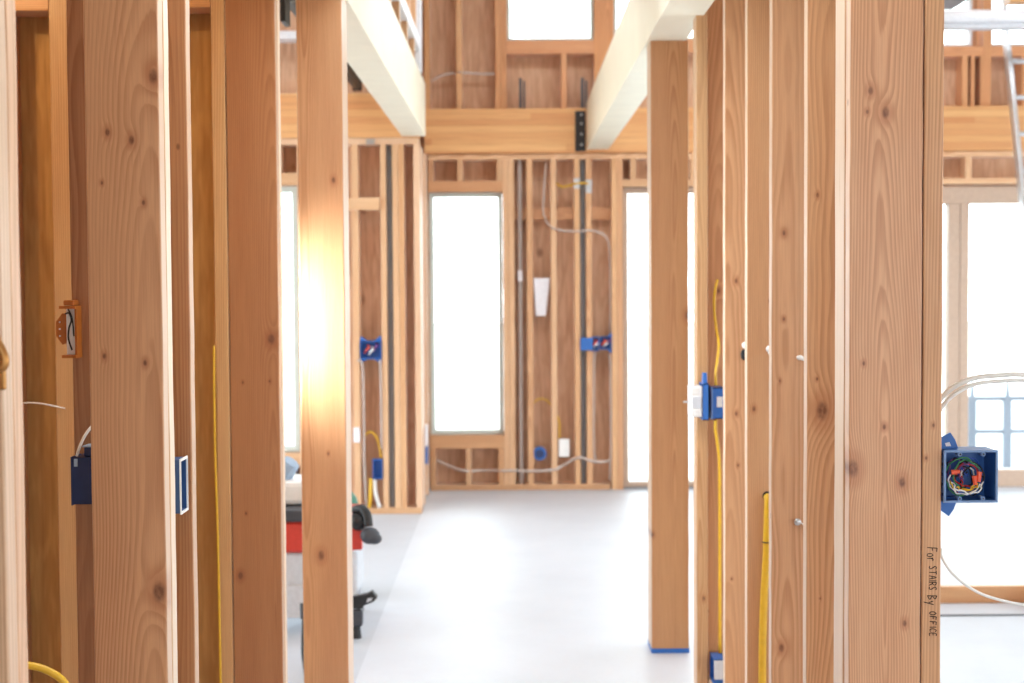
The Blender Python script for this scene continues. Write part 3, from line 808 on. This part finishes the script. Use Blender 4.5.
q = MB().cyl((0.183, YB + 0.004, 0.245), (0.183, YB + 0.0102, 0.245), 0.030, n=20).build('box_mouth', 'navy', o)
o = MB().box(0.312, 0.384, YB + 0.02, YB + 0.06, 0.222, 0.342, .004).build('outlet_plate', 'white', origin=(0.348, YB + .02, 0.222)); tag(o, 'white cover plate low on the far wall', 'cover plate')
cable('cable', [(-0.517, YB + .06, .20), (-0.44, YB + .05, .165), (-0.33, YB - .004, .135), (-0.2, YB + .05, .13), (-0.06, YB - .004, .135), (0.02, YB - .006, .135), (0.13, YB - .006, .13), (0.28, YB - .008, .14), (0.34, YB + .02, .165), (0.44, YB - .008, .22), (0.52, YB - .008, .20), (0.60, YB + .02, .185), (0.668, YB + .02, .20)], 0.009, 'tan_sheath', 'pale cable bundle running low along the far wall')
cable('cable', [(0.24, YB + .05, 2.22), (0.225, YB + .03, 2.08), (0.215, YB + .03, 1.9), (0.225, YB + .03, 1.84), (0.25, YB + .01, 1.79), (0.285, YB - .012, 1.765), (0.34, YB + .0, 1.75), (0.44, YB - .012, 1.745), (0.52, YB - .012, 1.75), (0.58, YB + .02, 1.74), (0.64, YB + .02, 1.70), (0.664, YB + .03, 1.56), (0.664, YB + .03, 1.05)], 0.0065, 'tan_sheath', 'pale cable hanging from the deep beam and crossing to the glass door stud')
cable('cable', [(0.304, YB + .04, 2.07), (0.34, YB + .02, 2.045), (0.40, YB + .02, 2.055), (0.44, YB - .008, 2.065), (0.52, YB - .008, 2.065)], 0.007, 'yellow', 'short yellow cable through the steel plates at the top of the far wall')
GP = 'steel nail plates at the top of the far wall'
o = MB().box(0.421, 0.461, YB - 0.003, YB - .0005, 2.03, 2.10).build('nail_plate', 'steel', origin=(0.44, YB, 2.03)); tag(o, 'steel nail plate on the stud left of the waste pipe', 'plate', GP)
o = MB().box(0.502, 0.541, YB - 0.003, YB - .0005, 2.00, 2.09).build('nail_plate', 'steel', origin=(0.52, YB, 2.0)); tag(o, 'steel nail plate on the stud right of the waste pipe', 'plate', GP)
cable('cable', [(0.144, YB + .03, 0.59), (0.18, YB + .03, 0.615), (0.225, YB + .03, 0.61), (0.262, YB + .03, 0.575)], 0.0045, 'yellow', 'thin yellow cable low between two far wall studs')
cable('cable', [(0.303, YB + .02, .50), (0.318, YB + .025, .45), (0.318, YB + .03, .345)], 0.006, 'yellow', 'yellow cable end above the white cover plate')
cable('cable', [(0.56, YB + .02, 0.935), (0.553, YB + .015, 0.86), (0.549, YB + .015, 0.6), (0.549, YB + .015, 0.3), (0.56, YB + .02, 0.2)], 0.0055, 'tan_sheath', 'pale cable dropping from the left blue box by the glass door')
cable('cable', [(0.655, YB + .02, 0.92), (0.662, YB + .015, 0.85), (0.664, YB + .012, 0.6), (0.664, YB + .012, 0.3), (0.655, YB + .02, 0.06)], 0.006, 'tan_sheath', 'pale cable dropping from the right blue box along the door stud')
cable('cable', [(-0.535, YB + .06, 2.76), (-0.45, YB + .04, 2.80), (-0.36, YB + .04, 2.81), (-0.34, YB - .01, 2.81), (-0.32, YB + .02, 2.812), (-0.2, YB + .04, 2.805), (-0.104, YB + .04, 2.805)], 0.008, 'tan_sheath', 'pale cable across the upper far wall left of the high window')
GS = 'strap uprights under the high window'
for (a, zt, lb) in ((0.058, 2.77, 'left thin dark strap standing on the deep beam under the high window'), (0.472, 2.77, 'right thin dark strap standing on the deep beam by the right hall beam')):
    o = MB().box(a, a + .018, YB + .0, YB + .03, 2.566, zt).box(a + .026, a + .04, YB + .0, YB + .03, 2.566, zt - .02).build('hold_down_strap', 'charcoal', origin=(a, YB, 2.566)); tag(o, lb, 'strap', GS)
hg = thing('beam_hanger', (0.46, YB - .03, 2.29), 'black steel hanger where the right hall beam meets the far beam', 'hanger')
MB().box(0.430, 0.500, YB - 0.032, YB - 0.0215, 2.275, 2.545, .002).build('side_plate', 'black_steel', hg)
for zz in (2.32, 2.39, 2.46, 2.52):
    MB().cyl((0.472, YB - .036, zz), (0.472, YB - .031, zz), 0.008, n=10).build('bolt_head', 'steel', hg)

# ================================================================== left part of the far end: a wall that stands forward
YL = 8.60
panel('wall_left', -4.0, -0.60, 0.0, 4.2, YL + D6, YL + D6 + 0.014, [(-2.3, -1.30, 0.385, 1.99)], tint=(1.1, 1.03, 1.02))
lumber('header_beam', -3.0, -0.556, YL, YL + D6, 2.278, 2.545, 'x', 'striped laminated beam over the forward wall on the left', 'beam', mat='glulam', tint=(1.15, 1.08, 1.02))
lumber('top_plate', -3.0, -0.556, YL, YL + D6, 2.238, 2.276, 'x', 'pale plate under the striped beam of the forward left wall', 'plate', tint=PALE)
lumber('bottom_plate', -3.0, -0.556, YL, YL + D6, 0.0, S2, 'x', 'bottom plate of the forward wall on the left', 'plate')
FL = 'studs of the forward left wall'
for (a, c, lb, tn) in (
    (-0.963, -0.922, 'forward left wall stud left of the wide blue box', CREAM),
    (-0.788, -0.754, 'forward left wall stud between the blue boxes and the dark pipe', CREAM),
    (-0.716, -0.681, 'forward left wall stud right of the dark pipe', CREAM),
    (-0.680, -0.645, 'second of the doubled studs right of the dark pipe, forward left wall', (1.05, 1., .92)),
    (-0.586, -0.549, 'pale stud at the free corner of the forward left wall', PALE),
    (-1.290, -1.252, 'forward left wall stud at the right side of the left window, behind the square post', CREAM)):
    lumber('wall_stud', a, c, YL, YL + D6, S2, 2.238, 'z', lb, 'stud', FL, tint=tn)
lumber('blocking', -1.25, -0.79, YL - 0.0395, YL - .0005, 1.842, 1.917, 'x', 'flat block nailed across the forward left wall studs', 'blocking', tint=CREAM)
lumber('window_sill', -2.3, -1.29, YL, YL + D6, 0.30, 0.375, 'x', 'sill board under the left window behind the red saw', 'sill')
lumber('window_head', -2.3, -1.29, YL, YL + D6, 1.995, 2.07, 'x', 'head board over the left window', 'head board')
lumber('cripple_stud', -1.42, -1.382, YL, YL + D6, 2.07, 2.238, 'z', 'short stud over the left window', 'stud', GK)
window('window_6', -2.3, -1.295, 0.380, 1.99, YL + 0.045, 0.035, mull=((-1.45, -1.415),))
lumber('cripple_stud', -1.36, -1.322, YL, YL + D6, S2, 0.30, 'z', 'short stud under the left window sill', 'stud', GK)
pipe('waste_pipe', -0.737, YL + 0.05, S2, 2.238, 0.0185, 'grey_pipe', 'dark grey pipe between the studs of the forward left wall')
hb = hbox('device_box', -0.918, -0.792, YL - 0.012, YL + 0.05, 0.945, 1.055, 'wide blue box between two studs of the forward left wall', True, 2)
hb = hbox('device_box', -0.85, -0.792, YL - 0.012, YL + 0.04, 0.215, 0.335, 'blue outlet box low on the forward left wall', False, False)
cable('cable', [(-0.80, YL + .02, .34), (-0.82, YL + .02, .45), (-0.86, YL + .02, .50), (-0.91, YL + .03, .47)], .006, 'yellow', 'yellow cable curling above the low blue outlet box')
cable('cable', [(-0.84, YL + .0, .21), (-0.835, YL - .01, .13), (-0.81, YL - .01, .042)], .011, 'sheath_white', 'white cable falling from the low blue outlet box')
cable('cable', [(-0.872, YL - .01, .042), (-0.866, YL - .02, .10), (-0.862, YL - .01, .22)], .010, 'yellow', 'yellow cable stub standing on the plate of the forward left wall')
cable('cable', [(-0.935, YL - .012, .94), (-0.905, YL - .012, .90), (-0.90, YL - .01, .6), (-0.90, YL - .01, .3), (-0.89, YL - .01, .05)], .006, 'tan_sheath', 'pale cable down the left stud under the wide blue box')
cable('cable', [(-0.80, YL - .012, .94), (-0.796, YL - .012, .85), (-0.795, YL - .01, .6), (-0.795, YL - .01, .4)], .0055, 'tan_sheath', 'pale cable down the right stud under the wide blue box')
o = MB().box(-0.965, -0.925, YL - .02, YL - .0005, .44, .53, .002).build('conduit_tag', 'card', origin=(-0.94, YL, .44)); tag(o, 'white card on the left stud of the forward wall', 'tag')
o = MB().box(-0.87, -0.82, YL - .01, YL - .0001, 2.235, 2.27).build('nail_plate', 'steel', origin=(-0.85, YL, 2.235)); tag(o, 'steel nail plate on the pale plate of the forward left wall', 'plate')
# return between the forward wall and the far wall
o = MB().box(-0.700, -0.688, YL + D6 + .02, YB + D6, 0.0, 4.2).build('wall_return', 'ply', origin=(-0.69, 9.1, 0)); struct(o)
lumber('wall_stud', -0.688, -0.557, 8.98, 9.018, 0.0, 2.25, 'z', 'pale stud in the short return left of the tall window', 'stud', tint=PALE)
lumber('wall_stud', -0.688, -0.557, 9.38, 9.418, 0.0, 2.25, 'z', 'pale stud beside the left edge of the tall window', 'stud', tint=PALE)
o = MB().box(-0.556, -0.545, 8.985, 9.10, 0.365, 0.50, .004).build('paper_sheet', 'card', origin=(-.55, 9.0, .365)); tag(o, 'white paper stuck above the small blue box by the tall window', 'paper')
bx = face_box('device_box', -0.60, -0.545, 9.02, 9.09, 0.25, 0.36, 'small blue box on the return left of the tall window', '+x')
MB().box(-0.5449, -0.543, 9.015, 9.095, 0.248, 0.362).build('rim', 'blue', bx)
# dark duct beyond the left beam
o = thing('air_duct', (-0.91, 7.2, 2.50), 'slim black duct left of the left hall beam, seen above the striped beam', 'duct')
MB().box(-0.935, -0.890, 5.85, 8.55, 2.555, 2.95, .01).build('duct_body', 'black', o)
MB().box(-0.915, -0.893, 5.70, 5.83, 2.44, 2.95, .004).build('duct_collar', 'black', o)
for y in (5.84, 8.50):
    MB().box(-0.94, -0.885, y, y + .05, 2.549, 2.956, .004).build('flange', 'black_steel', o)
lumber('upper_plate', -3.0, -0.70, YL, YL + D6, 2.87, 2.92, 'x', 'pale plate high above the striped beam of the forward left wall', 'plate', mat='wrap_and_lit')

# ================================================================== left hall wall
LX0, LX1 = -0.801, -0.661
GL = 'studs of the left hall wall'
lumber('bottom_plate', LX0, LX1, 2.69, 2.96, 0.0, S2, 'y', 'bottom plate under the near studs on the left of the hall', 'plate')
lumber('top_plate', LX0, LX1, 1.80, 4.12, ZT, ZT + 0.076, 'y', 'top plate over the left hall studs', 'plate')
kl = [(-0.028, kz(127, 2.69), .0055), (0.017, kz(135, 2.69), .0065), (0.060, kz(72, 2.69), .010), (-0.040, kz(177, 2.69), .003), (0.038, kz(197, 2.69), .004),
      (-0.041, kz(350, 2.69), .0045), (0.036, kz(357, 2.69), .0045), (0.055, kz(588, 2.69), .014)]
lumber('wall_stud', LX0, LX1, 2.690, 2.728, S2, ZT, 'z', 'wide brown stud facing the camera at the front left', 'stud', GL, tint=(.86, .74, .66), knots=kl, seed=9.2)
lumber('wall_stud', LX0 + .001, LX1 + .001, 2.729, 2.767, S2, ZT, 'z', 'rear board doubled behind the wide brown stud, only its pale edge showing', 'stud', GL, seed=5.5)
lumber('wall_stud', LX0, LX1, 2.920, 2.958, S2, ZT, 'z', 'brown stud just right of the wide front stud, behind the slim blue box', 'stud', GL, tint=(.70, .52, .38), seed=3.7)
lumber('nailer', LX1 - .04, LX1 - .006, 2.7672, 2.79, .785, 1.185, 'z', 'short pale strip nailed behind the doubled front left studs', 'nailer', tint=CREAM)
k3 = [(0.048, kz(322, 4.03), .011), (-0.048, kz(560, 4.03), .008), (-0.034, kz(365, 4.03), .003), (0.042, kz(364, 4.03), .003), (-0.03, kz(497, 4.03), .003)]
lumber('wall_stud', LX0, LX1, 4.030, 4.068, 0.0, ZT, 'z', 'wide orange stud beside the square post on the left of the hall', 'stud', GL, tint=(.60, .41, .27), knots=k3, seed=2.05)
lumber('wall_stud', LX0, LX1 + .001, 4.069, 4.107, 0.0, ZT, 'z', 'rear board doubled behind the wide orange stud', 'stud', GL, seed=7.3)
lumber('wall_stud', LX0, LX1, 1.842, 1.880, 0.0, ZT, 'z', 'nearest stud at the left picture edge, its whitish face just showing', 'stud', GL, tint=(1.0, 1.1, 1.25), seed=3.2, edge_lit=0.1)
lumber('wall_stud', LX0, LX1, 1.8805, 1.918, 0.0, ZT, 'z', 'pinkish blurred stud edge at the left picture edge', 'stud', GL, tint=(1.0, .95, .95), seed=4.9, edge_lit=0.1)
# back wall of the left room
YR = 4.03
panel('wall_side', -3.2, -0.81, 0.0, 2.6, YR + 0.125, YR + 0.137, [], tint=(.88, .72, .36))
GLR = 'studs of the left room back wall'
lumber('wall_stud', -0.842, -0.803, YR, YR + .122, 0, ZT, 'z', 'light stud joined to the left side of the wide orange stud', 'stud', GLR, tint=(.90, .83, .64), seed=1.3)
lumber('wall_stud', -1.297, -1.240, YR, YR + .122, 0, ZT, 'z', 'yellowish stud of the left room seen left of the wide brown stud', 'stud', GLR, tint=(.82, .74, .55), seed=8.8)
lumber('wall_stud', -1.460, -1.420, YR, YR + .122, 0, ZT, 'z', 'shaded stud of the left room next to the pinkish edge', 'stud', GLR, tint=(.9, .75, .5))
lumber('wall_stud', -1.87, -1.832, YR, YR + .122, 0, ZT, 'z', 'stud of the left room farthest to the left, behind the pinkish edge', 'stud', GLR)
lumber('blocking', -1.419, -1.298, YR, YR + .10, 2.166, 2.204, 'x', 'block high between the shaded and the yellowish stud in the left room', 'blocking', tint=(1, .8, .55))
lumber('blocking', -1.239, -0.843, YR, YR + .10, 2.172, 2.21, 'x', 'block high between the yellowish and the light stud in the left room', 'blocking', tint=(1, .8, .55))
lumber('wall_stud', -0.889, -0.8025, 2.87, 2.908, 0, ZT, 'z', 'dark stud strip directly left of the wide brown stud', 'stud', tint=(.6, .46, .36), seed=6.1)
# boxes on the left wall
bx = face_box('device_box', -0.735, -0.657, 2.792, 2.849, 0.940, 1.046, 'slim blue box facing the hall between the two front left studs', '+x', mat='mid_blue')
b = MB()
for (a, c, e, h) in ((2.790, 2.851, .938, .943), (2.790, 2.851, 1.043, 1.048), (2.790, 2.793, .943, 1.043), (2.848, 2.851, .943, 1.043)):
    b.box(-0.657, -0.654, a, c, e, h)
b.build('rim', 'sheath_white', bx)
MB().box(-.690, -.686, 2.796, 2.846, .945, 1.041).build('back', 'blue', bx)
bx = face_box('device_box', -0.868, -0.807, 2.79, 2.8695, 0.960, 1.052, 'dark blue box sticking out left of the wide brown stud', '-x', mat='navy')
MB().box(-.8705, -.868, 2.788, 2.848, .958, 1.054).build('rim', 'navy', bx)
MB().box(-.864, -.857, 2.7885, 2.79, 1.035, 1.05).build('clamp_plate', 'sawblue', bx)
MB().box(-.848, -.815, 2.80, 2.84, 1.0525, 1.072, .003).build('cable_clamp', 'navy', bx)
MB().box(-.850, -.812, 2.798, 2.842, 1.072, 1.0745).build('clamp_lip', 'sawblue', bx)
cable('cable', [(-.862, 2.80, 1.0535), (-.856, 2.805, 1.075), (-.846, 2.82, 1.10), (-.825, 2.85, 1.13)], .003, 'sheath_white', 'white cable rising from the dark blue box at left')
ob = thing('device_box', (-.89, 2.83, 1.25), 'orange brown box with a white panel for its bright gap, high at the left of the wide brown stud', 'electrical box')
MB().prism([(-.893, 1.278), (-.893, 1.332), (-.905, 1.336), (-.918, 1.318), (-.918, 1.290), (-.905, 1.272)], 2.862, 2.866).build('bracket', 'orange_plastic', ob)
for zz in (1.290, 1.304, 1.318):
    MB().cyl((-.910, 2.8605, zz), (-.910, 2.8622, zz), .0018, n=8).build('bracket_hole', 'card', ob)
MB().box(-.893, -.869, 2.850, 2.853, 1.253, 1.345).build('back', 'white', ob)  # white panel paints the bright light showing through the gap
MB().box(-.896, -.868, 2.826, 2.8695, 1.247, 1.253).box(-.900, -.868, 2.826, 2.868, 1.345, 1.351).box(-.892, -.872, 2.828, 2.866, 1.352, 1.362, .002).box(-.872, -.868, 2.835, 2.868, 1.253, 1.345).build('shell', 'orange_plastic', ob)
MB().tube([(-.893, 2.845, 1.335), (-.884, 2.84, 1.336), (-.880, 2.84, 1.322), (-.885, 2.84, 1.306), (-.887, 2.842, 1.285), (-.881, 2.845, 1.262)], .0017, 6).build('wire', 'black', ob, smooth=True)
MB().tube([(-.888, 2.846, 1.345), (-.879, 2.842, 1.325), (-.876, 2.842, 1.29)], .0014, 6).build('wire', 'black', ob, smooth=True)
# bronze hook and wires at the left edge
hk = thing('pipe_hook', (-.68, 1.838, 1.30), 'bent bronze hook on the nearest stud at the left picture edge', 'hook')
MB().tube([(-.700, 1.832, 1.345), (-.672, 1.826, 1.338), (-.659, 1.82, 1.318), (-.651, 1.82, 1.300), (-.651, 1.82, 1.288), (-.657, 1.82, 1.284)], .006, 8).build('hook_arm', 'copper', hk, smooth=True)
MB().box(-.705, -.655, 1.834, 1.8415, 1.255, 1.30, .003).build('hook_plate', 'copper', hk)
cable('cable', [(-1.44, 4.027, 1.05), (-1.38, 4.01, 1.062), (-1.33, 4.01, 1.06), (-1.27, 4.026, 1.045)], .0018, 'sheath_white', 'thin pale wire across the left room between two studs')
cable('cable', [(-.93, 2.4, .74), (-.88, 2.4, .748), (-.84, 2.4, .746), (-.80, 2.41, .733), (-.768, 2.42, .70), (-.752, 2.43, .62), (-.75, 2.43, .40), (-.75, 2.43, .007)], .0065, 'yellow', 'yellow cable curving in at the bottom left behind the pinkish edge')
cable('cable', [(-.8445, 4.026, 1.22), (-.8455, 4.024, 1.12), (-.8455, 4.024, 1.0), (-.845, 4.024, .9), (-.84, 4.022, .6), (-.838, 4.022, .006)], .0032, 'yellow', 'thin yellow cable along the light stud of the left room')

# ================================================================== saw on its stand, on the left of the floor
sw = thing('table_saw', (-.80, 5.75, 0), 'red and grey jobsite saw on a stand half hidden by the left square post', 'saw')
MB().box(-1.15, -.64, 5.62, 6.05, .12, .328, .012).build('stand_panel', 'tool_grey', sw)
MB().box(-1.16, -.635, 5.60, 6.07, .330, .455, .012).build('body', 'red', sw)
MB().box(-1.17, -.70, 5.58, 6.09, .457, .503, .006).build('saw_table', 'charcoal', sw)
MB().box(-1.06, -.78, 5.70, 5.95, .505, .60, .02).build('blade_guard', 'white', sw)
MB().cyl((-.96, 5.8, .60), (-.90, 5.78, .67), .05, .035, 14).build('motor_housing', 'sawblue', sw)
hw = MB().sphere((-.612, 5.60, .455), .034, 1.1, 1, 1.1).build('handle', 'black', sw, smooth=True)
MB().tube([(-.63, 5.62, .495), (-.60, 5.60, .505), (-.578, 5.58, .485), (-.570, 5.57, .44)], .019, 10).build('lever', 'black', hw, smooth=True)
MB().sphere((-.563, 5.56, .405), .036, 1.1, .9, .95).sphere((-.545, 5.55, .395), .027, 1.1, .9, .85).build('knob', 'charcoal', hw, smooth=True)
MB().box(-.638, -.600, 5.60, 5.64, .34, .43, .004).build('end_cap', 'red', sw)
lg = MB().cyl((-.628, 5.56, .06), (-.630, 5.60, .335), .014, n=12).build('leg', 'tool_grey', sw)
MB().box(-.645, -.595, 5.535, 5.585, .05, .115, .006).build('leg_collar', 'charcoal', lg)
MB().cyl((-.622, 5.56, 0.0), (-.622, 5.56, .045), .022, .017, 14).build('rubber_foot', 'black', lg)
MB().prism([(-.645, .125), (-.60, .12), (-.585, .135), (-.548, .15), (-.535, .165), (-.555, .19), (-.575, .178), (-.605, .172), (-.645, .165)], 5.53, 5.57).build('clamp', 'black', lg)
MB().prism([(-.577, .146), (-.558, .155), (-.552, .165), (-.572, .163)], 5.528, 5.5299).build('clamp_slot', 'tool_grey', lg)
for (x_, y_) in ((-1.12, 5.62), (-1.12, 6.03), (-.66, 6.03)):
    l2 = MB().cyl((x_, y_, .03), (x_, y_, .14), .014, n=12).build('leg', 'tool_grey', sw)
    MB().cyl((x_, y_, 0.0), (x_, y_, .05), .02, .017, 14).build('rubber_foot', 'black', l2)
MB().box(-1.15, -.65, 5.60, 5.62, .07, .20, .004).build('kick_panel', 'tool_grey', sw)
gb = MB().sphere((-.81, 6.35, .40), .118, 1, .95, .85).cyl((-.81, 6.35, .0), (-.81, 6.35, .40), .105, .117, 24).build('green_barrel', 'green', origin=(-.81, 6.35, 0), smooth=True)
tag(gb, 'green rounded drum behind the red saw', 'drum')
pc = thing('power_cord', (-.77, 5.2, 0), 'black cord with plug on the floor in front of the saw stand', 'cord')
MB().tube([(-.775, 5.20, .165), (-.773, 5.17, .12), (-.765, 5.10, .06), (-.745, 5.02, .012), (-.725, 4.92, .007), (-.715, 4.80, .007), (-.72, 4.70, .007)], .006, 8).build('cord', 'black', pc, smooth=True)
MB().cyl((-.776, 5.205, .16), (-.778, 5.22, .215), .012, .014, 12).build('plug', 'charcoal', pc)

# ================================================================== right room
lumber('floor_timber', 1.5, 3.0, 6.10, 6.14, 0.0, .074, 'x', 'long timber lying across the floor of the right room', 'timber', 'timbers on the right room floor', tint=(.95, .85, .72))
lumber('floor_timber', 2.27, 2.309, 5.90, 6.095, 0.0, .074, 'y', 'short timber butting the long one at the right picture edge', 'timber', 'timbers on the right room floor', tint=(1.05, .92, .8))
o = MB().box(1.2, 3.4, 5.86, 5.88, 0.0, .004).build('floor_strip', 'charcoal', origin=(2, 5.87, 0)); tag(o, 'thin dark strip on the floor in front of the long timber', 'strip')
ld = thing('ladder', (3.34, 8.24, 0), 'aluminium ladder leaning on the far wall at the right picture edge', 'ladder')
la = math.atan2(.30, 1.0)
def lad(s, x): return (x, 8.24 + s * math.sin(la), s * math.cos(la))
for x in (3.158, 3.578):
    T = Matrix.Translation((x, 8.24, 0)) @ Matrix.Rotation(-la, 4, 'X')
    MB().box(-.014, .014, -.035, .035, 0.0, 3.75, .003, mat=T).build('side_rail', 'aluminium', ld)
for i in range(14):
    s_ = .20 + i * .246
    MB().cyl(lad(s_, 3.167), lad(s_, 3.569), .016, n=12).build('rung', 'aluminium', ld)
o = MB().cyl((1.5, 8.8, 3.015), (5.0, 8.8, 3.015), .043, n=20).build('duct_pipe', 'wrap_and_lit', origin=(3, 8.8, 3.0)); tag(o, 'white wrapped pipe running across the top of the right room', 'pipe')
o = MB().box(1.5, 5.0, 8.78, 8.86, 2.940, 2.971, .002).build('ceiling_batten', 'sheath_white', origin=(3, 8.8, 2.94)); o.data.materials[0] = M['tool_grey']; tag(o, 'greyish batten under the white wrapped pipe', 'batten')
lumber('rafter', 2.86, 4.8, 8.20, 8.30, 2.985, 3.12, 'x', 'brown rafter at the top right corner', 'rafter', tint=(.8, .7, .55))
o = MB().box(2.40, 2.66, 8.3, 8.6, 3.02, 3.18, .01).build('insulation_batt', 'green', origin=(2.55, 8.4, 3.06)); tag(o, 'dark bundle tucked over the white pipe at top right', 'insulation')
o.data.materials[0] = M['grey_pipe']
# pale blue garden fence outside the wide glass door
fn = thing('garden_fence', (3.4, 12.0, -.2), 'pale blue metal fence outside the wide glass door', 'fence')
for x in (3.86, 4.16, 4.6, 5.0):
    MB().box(x, x + .07, 12.0, 12.05, -.2, .42, .005).prism([(x + .02, .42), (x + .05, .42), (x + .036, .62)], 12.0, 12.04).build('fence_post', 'fence_blue', fn)
for z in (.12, .40):
    MB().box(3.7, 5.4, 12.015, 12.04, z - .02, z + .02).build('fence_rail', 'fence_blue', fn)

# ================================================================== roofs (out of the picture, they shape the daylight)
FRONT_HOLES = [(-0.9, 0.9, 0.6, 2.15), (1.8, 3.6, 0.6, 2.15)]
def side_panel(name, x0, x1, y0, y1, z0, z1, holes, mat='ply', tint=(1, 1, 1)):
    """a sheet in the Y-Z plane with rectangular openings (hy0, hy1, hz0, hz1)"""
    ys = sorted({y0, y1} | {h[i] for h in holes for i in (0, 1)})
    zs = sorted({z0, z1} | {h[i] for h in holes for i in (2, 3)})
    b = MB()
    for i in range(len(ys) - 1):
        for j in range(len(zs) - 1):
            cy, cz = (ys[i] + ys[i + 1]) / 2, (zs[j] + zs[j + 1]) / 2
            if any(h[0] < cy < h[1] and h[2] < cz < h[3] for h in holes):
                continue
            b.box(x0, x1, ys[i], ys[i + 1], zs[j], zs[j + 1])
    o = b.build(name, mat, origin=(x0, (y0 + y1) / 2, z0))
    o['tint'] = tuple(float(v) for v in tint)
    return struct(o)
b_ = MB()
b_.box(-3.4, 6.1, -3.0, 2.2, 2.62, 2.74).box(-3.4, -0.66, 2.2, 2.9, 2.62, 2.74).box(0.67, 6.1, 2.2, 2.9, 2.62, 2.74).box(-3.4, -0.66, 2.9, 5.3, 2.62, 2.74).box(0.67, 6.1, 2.9, 5.3, 2.62, 2.74).box(-0.66, 0.67, 4.1, 5.3, 2.62, 2.74)
c_ = b_.build('ceiling', 'ply', origin=(0, 0, 2.62)); struct(c_)
c_ = MB().box(-4.1, 6.1, 5.3, 6.3, 4.2, 4.32).box(-4.1, 6.1, 7.7, 9.75, 4.2, 4.32).box(-4.1, -2.0, 6.3, 7.7, 4.2, 4.32).box(4.0, 6.1, 6.3, 7.7, 4.2, 4.32).build('ceiling_upper', 'ply', origin=(0, 7, 4.2)); struct(c_)
panel('wall_front', -3.4, 6.1, 0.0, 2.62, -3.0, -2.9, FRONT_HOLES, tint=(1, 1, 1))
panel('wall_upper_front', -4.1, 6.1, 2.74, 4.32, 5.2, 5.3, [], tint=(1, 1, 1))
side_panel('wall_outer', -3.3, -3.2, -2.9, 4.15, 0.0, 2.62, [])
side_panel('wall_left_outer', -4.1, -4.0, 4.20, 8.6, 0.0, 4.2, [(4.5, 8.4, 0.2, 2.5)])
side_panel('wall_right', 6.0, 6.1, -2.9, 9.7, 0.0, 4.2, [(-2.0, 2.5, 0.3, 2.2), (3.2, 9.3, 0.2, 2.5)])
W_STRENGTH = 6.0
w = bpy.data.worlds.new('sky')
sc.world = w
w.use_nodes = True
def portal(name, loc, rot, sx, sy):
    l = bpy.data.lights.new(name, 'AREA')
    l.shape = 'RECTANGLE'
    l.size, l.size_y = sx, sy
    l.cycles.is_portal = True
    o = bpy.data.objects.new(name, l)
    COL.objects.link(o)
    o.location = loc
    o.rotation_euler = rot
PI = math.pi
for (a0, a1, e0, e1) in ply_holes:
    portal('daylight', ((a0 + a1) / 2, YB + .17, (e0 + e1) / 2), (-PI / 2, 0, 0), a1 - a0, e1 - e0)
portal('daylight', (-1.8, YL + .17, 1.19), (-PI / 2, 0, 0), 1.0, 1.6)
portal('daylight', (-4.05, 6.45, 1.35), (0, -PI / 2, 0), 2.3, 3.9)
portal('daylight', (6.05, 6.25, 1.35), (0, PI / 2, 0), 2.3, 6.1)
portal('daylight', (6.05, .25, 1.25), (0, PI / 2, 0), 1.9, 4.5)
portal('daylight', (0.0, 3.15, 2.73), (0, 0, 0), 1.3, 1.9)
portal('daylight', (1.0, 7.0, 4.33), (0, 0, 0), 6.0, 1.4)
lb = bpy.data.lights.new('work_light', 'POINT')
lb.energy = 22
lb.color = (1.0, 0.72, 0.38)
lb.shadow_soft_size = 0.06
lo = bpy.data.objects.new('work_light', lb)
COL.objects.link(lo)
lo.location = (-1.75, 3.1, 2.5)
lb = bpy.data.lights.new('glare_spot', 'SPOT')  # unseen spot, added to put a white glare on the left post
lb.spot_size = math.radians(95)
lb.spot_blend = 1.0
lb.energy = 125
lb.color = (0.80, 0.92, 1.0)
lb.shadow_soft_size = 0.05
lo = bpy.data.objects.new('glare_spot', lb)
COL.objects.link(lo)
lo.location = (-0.99, 4.24, 1.27)
lo.rotation_euler = Vector((0.37, 0.18, 0.0)).to_track_quat('-Z', 'Y').to_euler()
for (a0, a1, e0, e1) in FRONT_HOLES:
    portal('daylight', ((a0 + a1) / 2, -3.02, (e0 + e1) / 2), (PI / 2, 0, 0), a1 - a0, e1 - e0)
bg = w.node_tree.nodes.get('Background') or w.node_tree.nodes.new('ShaderNodeBackground')
bg.inputs[0].default_value = (0.85, 0.95, 1.0, 1)
bg.inputs[1].default_value = W_STRENGTH

# ================================================================== camera
cam = bpy.data.cameras.new('camera')
cam.sensor_width = 36.0
cam.lens = 1422 / 1024 * 36.0
cam.clip_start = 0.05
cam.dof.use_dof = True
cam.dof.focus_distance = 2.78
cam.dof.aperture_fstop = 5.0
co = bpy.data.objects.new('camera', cam)
COL.objects.link(co)
pitch, roll = math.radians(2.275), math.radians(0.35)
fwv = Vector((0, math.cos(pitch), -math.sin(pitch)))
rt = Vector((1, 0, 0))
up = rt.cross(fwv)
r2 = rt * math.cos(roll) - up * math.sin(roll)
u2 = up * math.cos(roll) + rt * math.sin(roll)
co.matrix_world = Matrix(((r2.x, u2.x, -fwv.x, 0), (r2.y, u2.y, -fwv.y, 0), (r2.z, u2.z, -fwv.z, 1.387), (0, 0, 0, 1)))
sc.camera = co

vs = sc.view_settings
sc.display_settings.display_device = 'sRGB'
vs.view_transform = 'Standard'
vs.look = 'None'
vs.exposure = 0.2
vs.gamma = 1.0
vs.use_curve_mapping = False
sc.cycles.max_bounces = 10
sc.cycles.diffuse_bounces = 7
sc.cycles.transparent_max_bounces = 12
sc.cycles.use_denoising = True
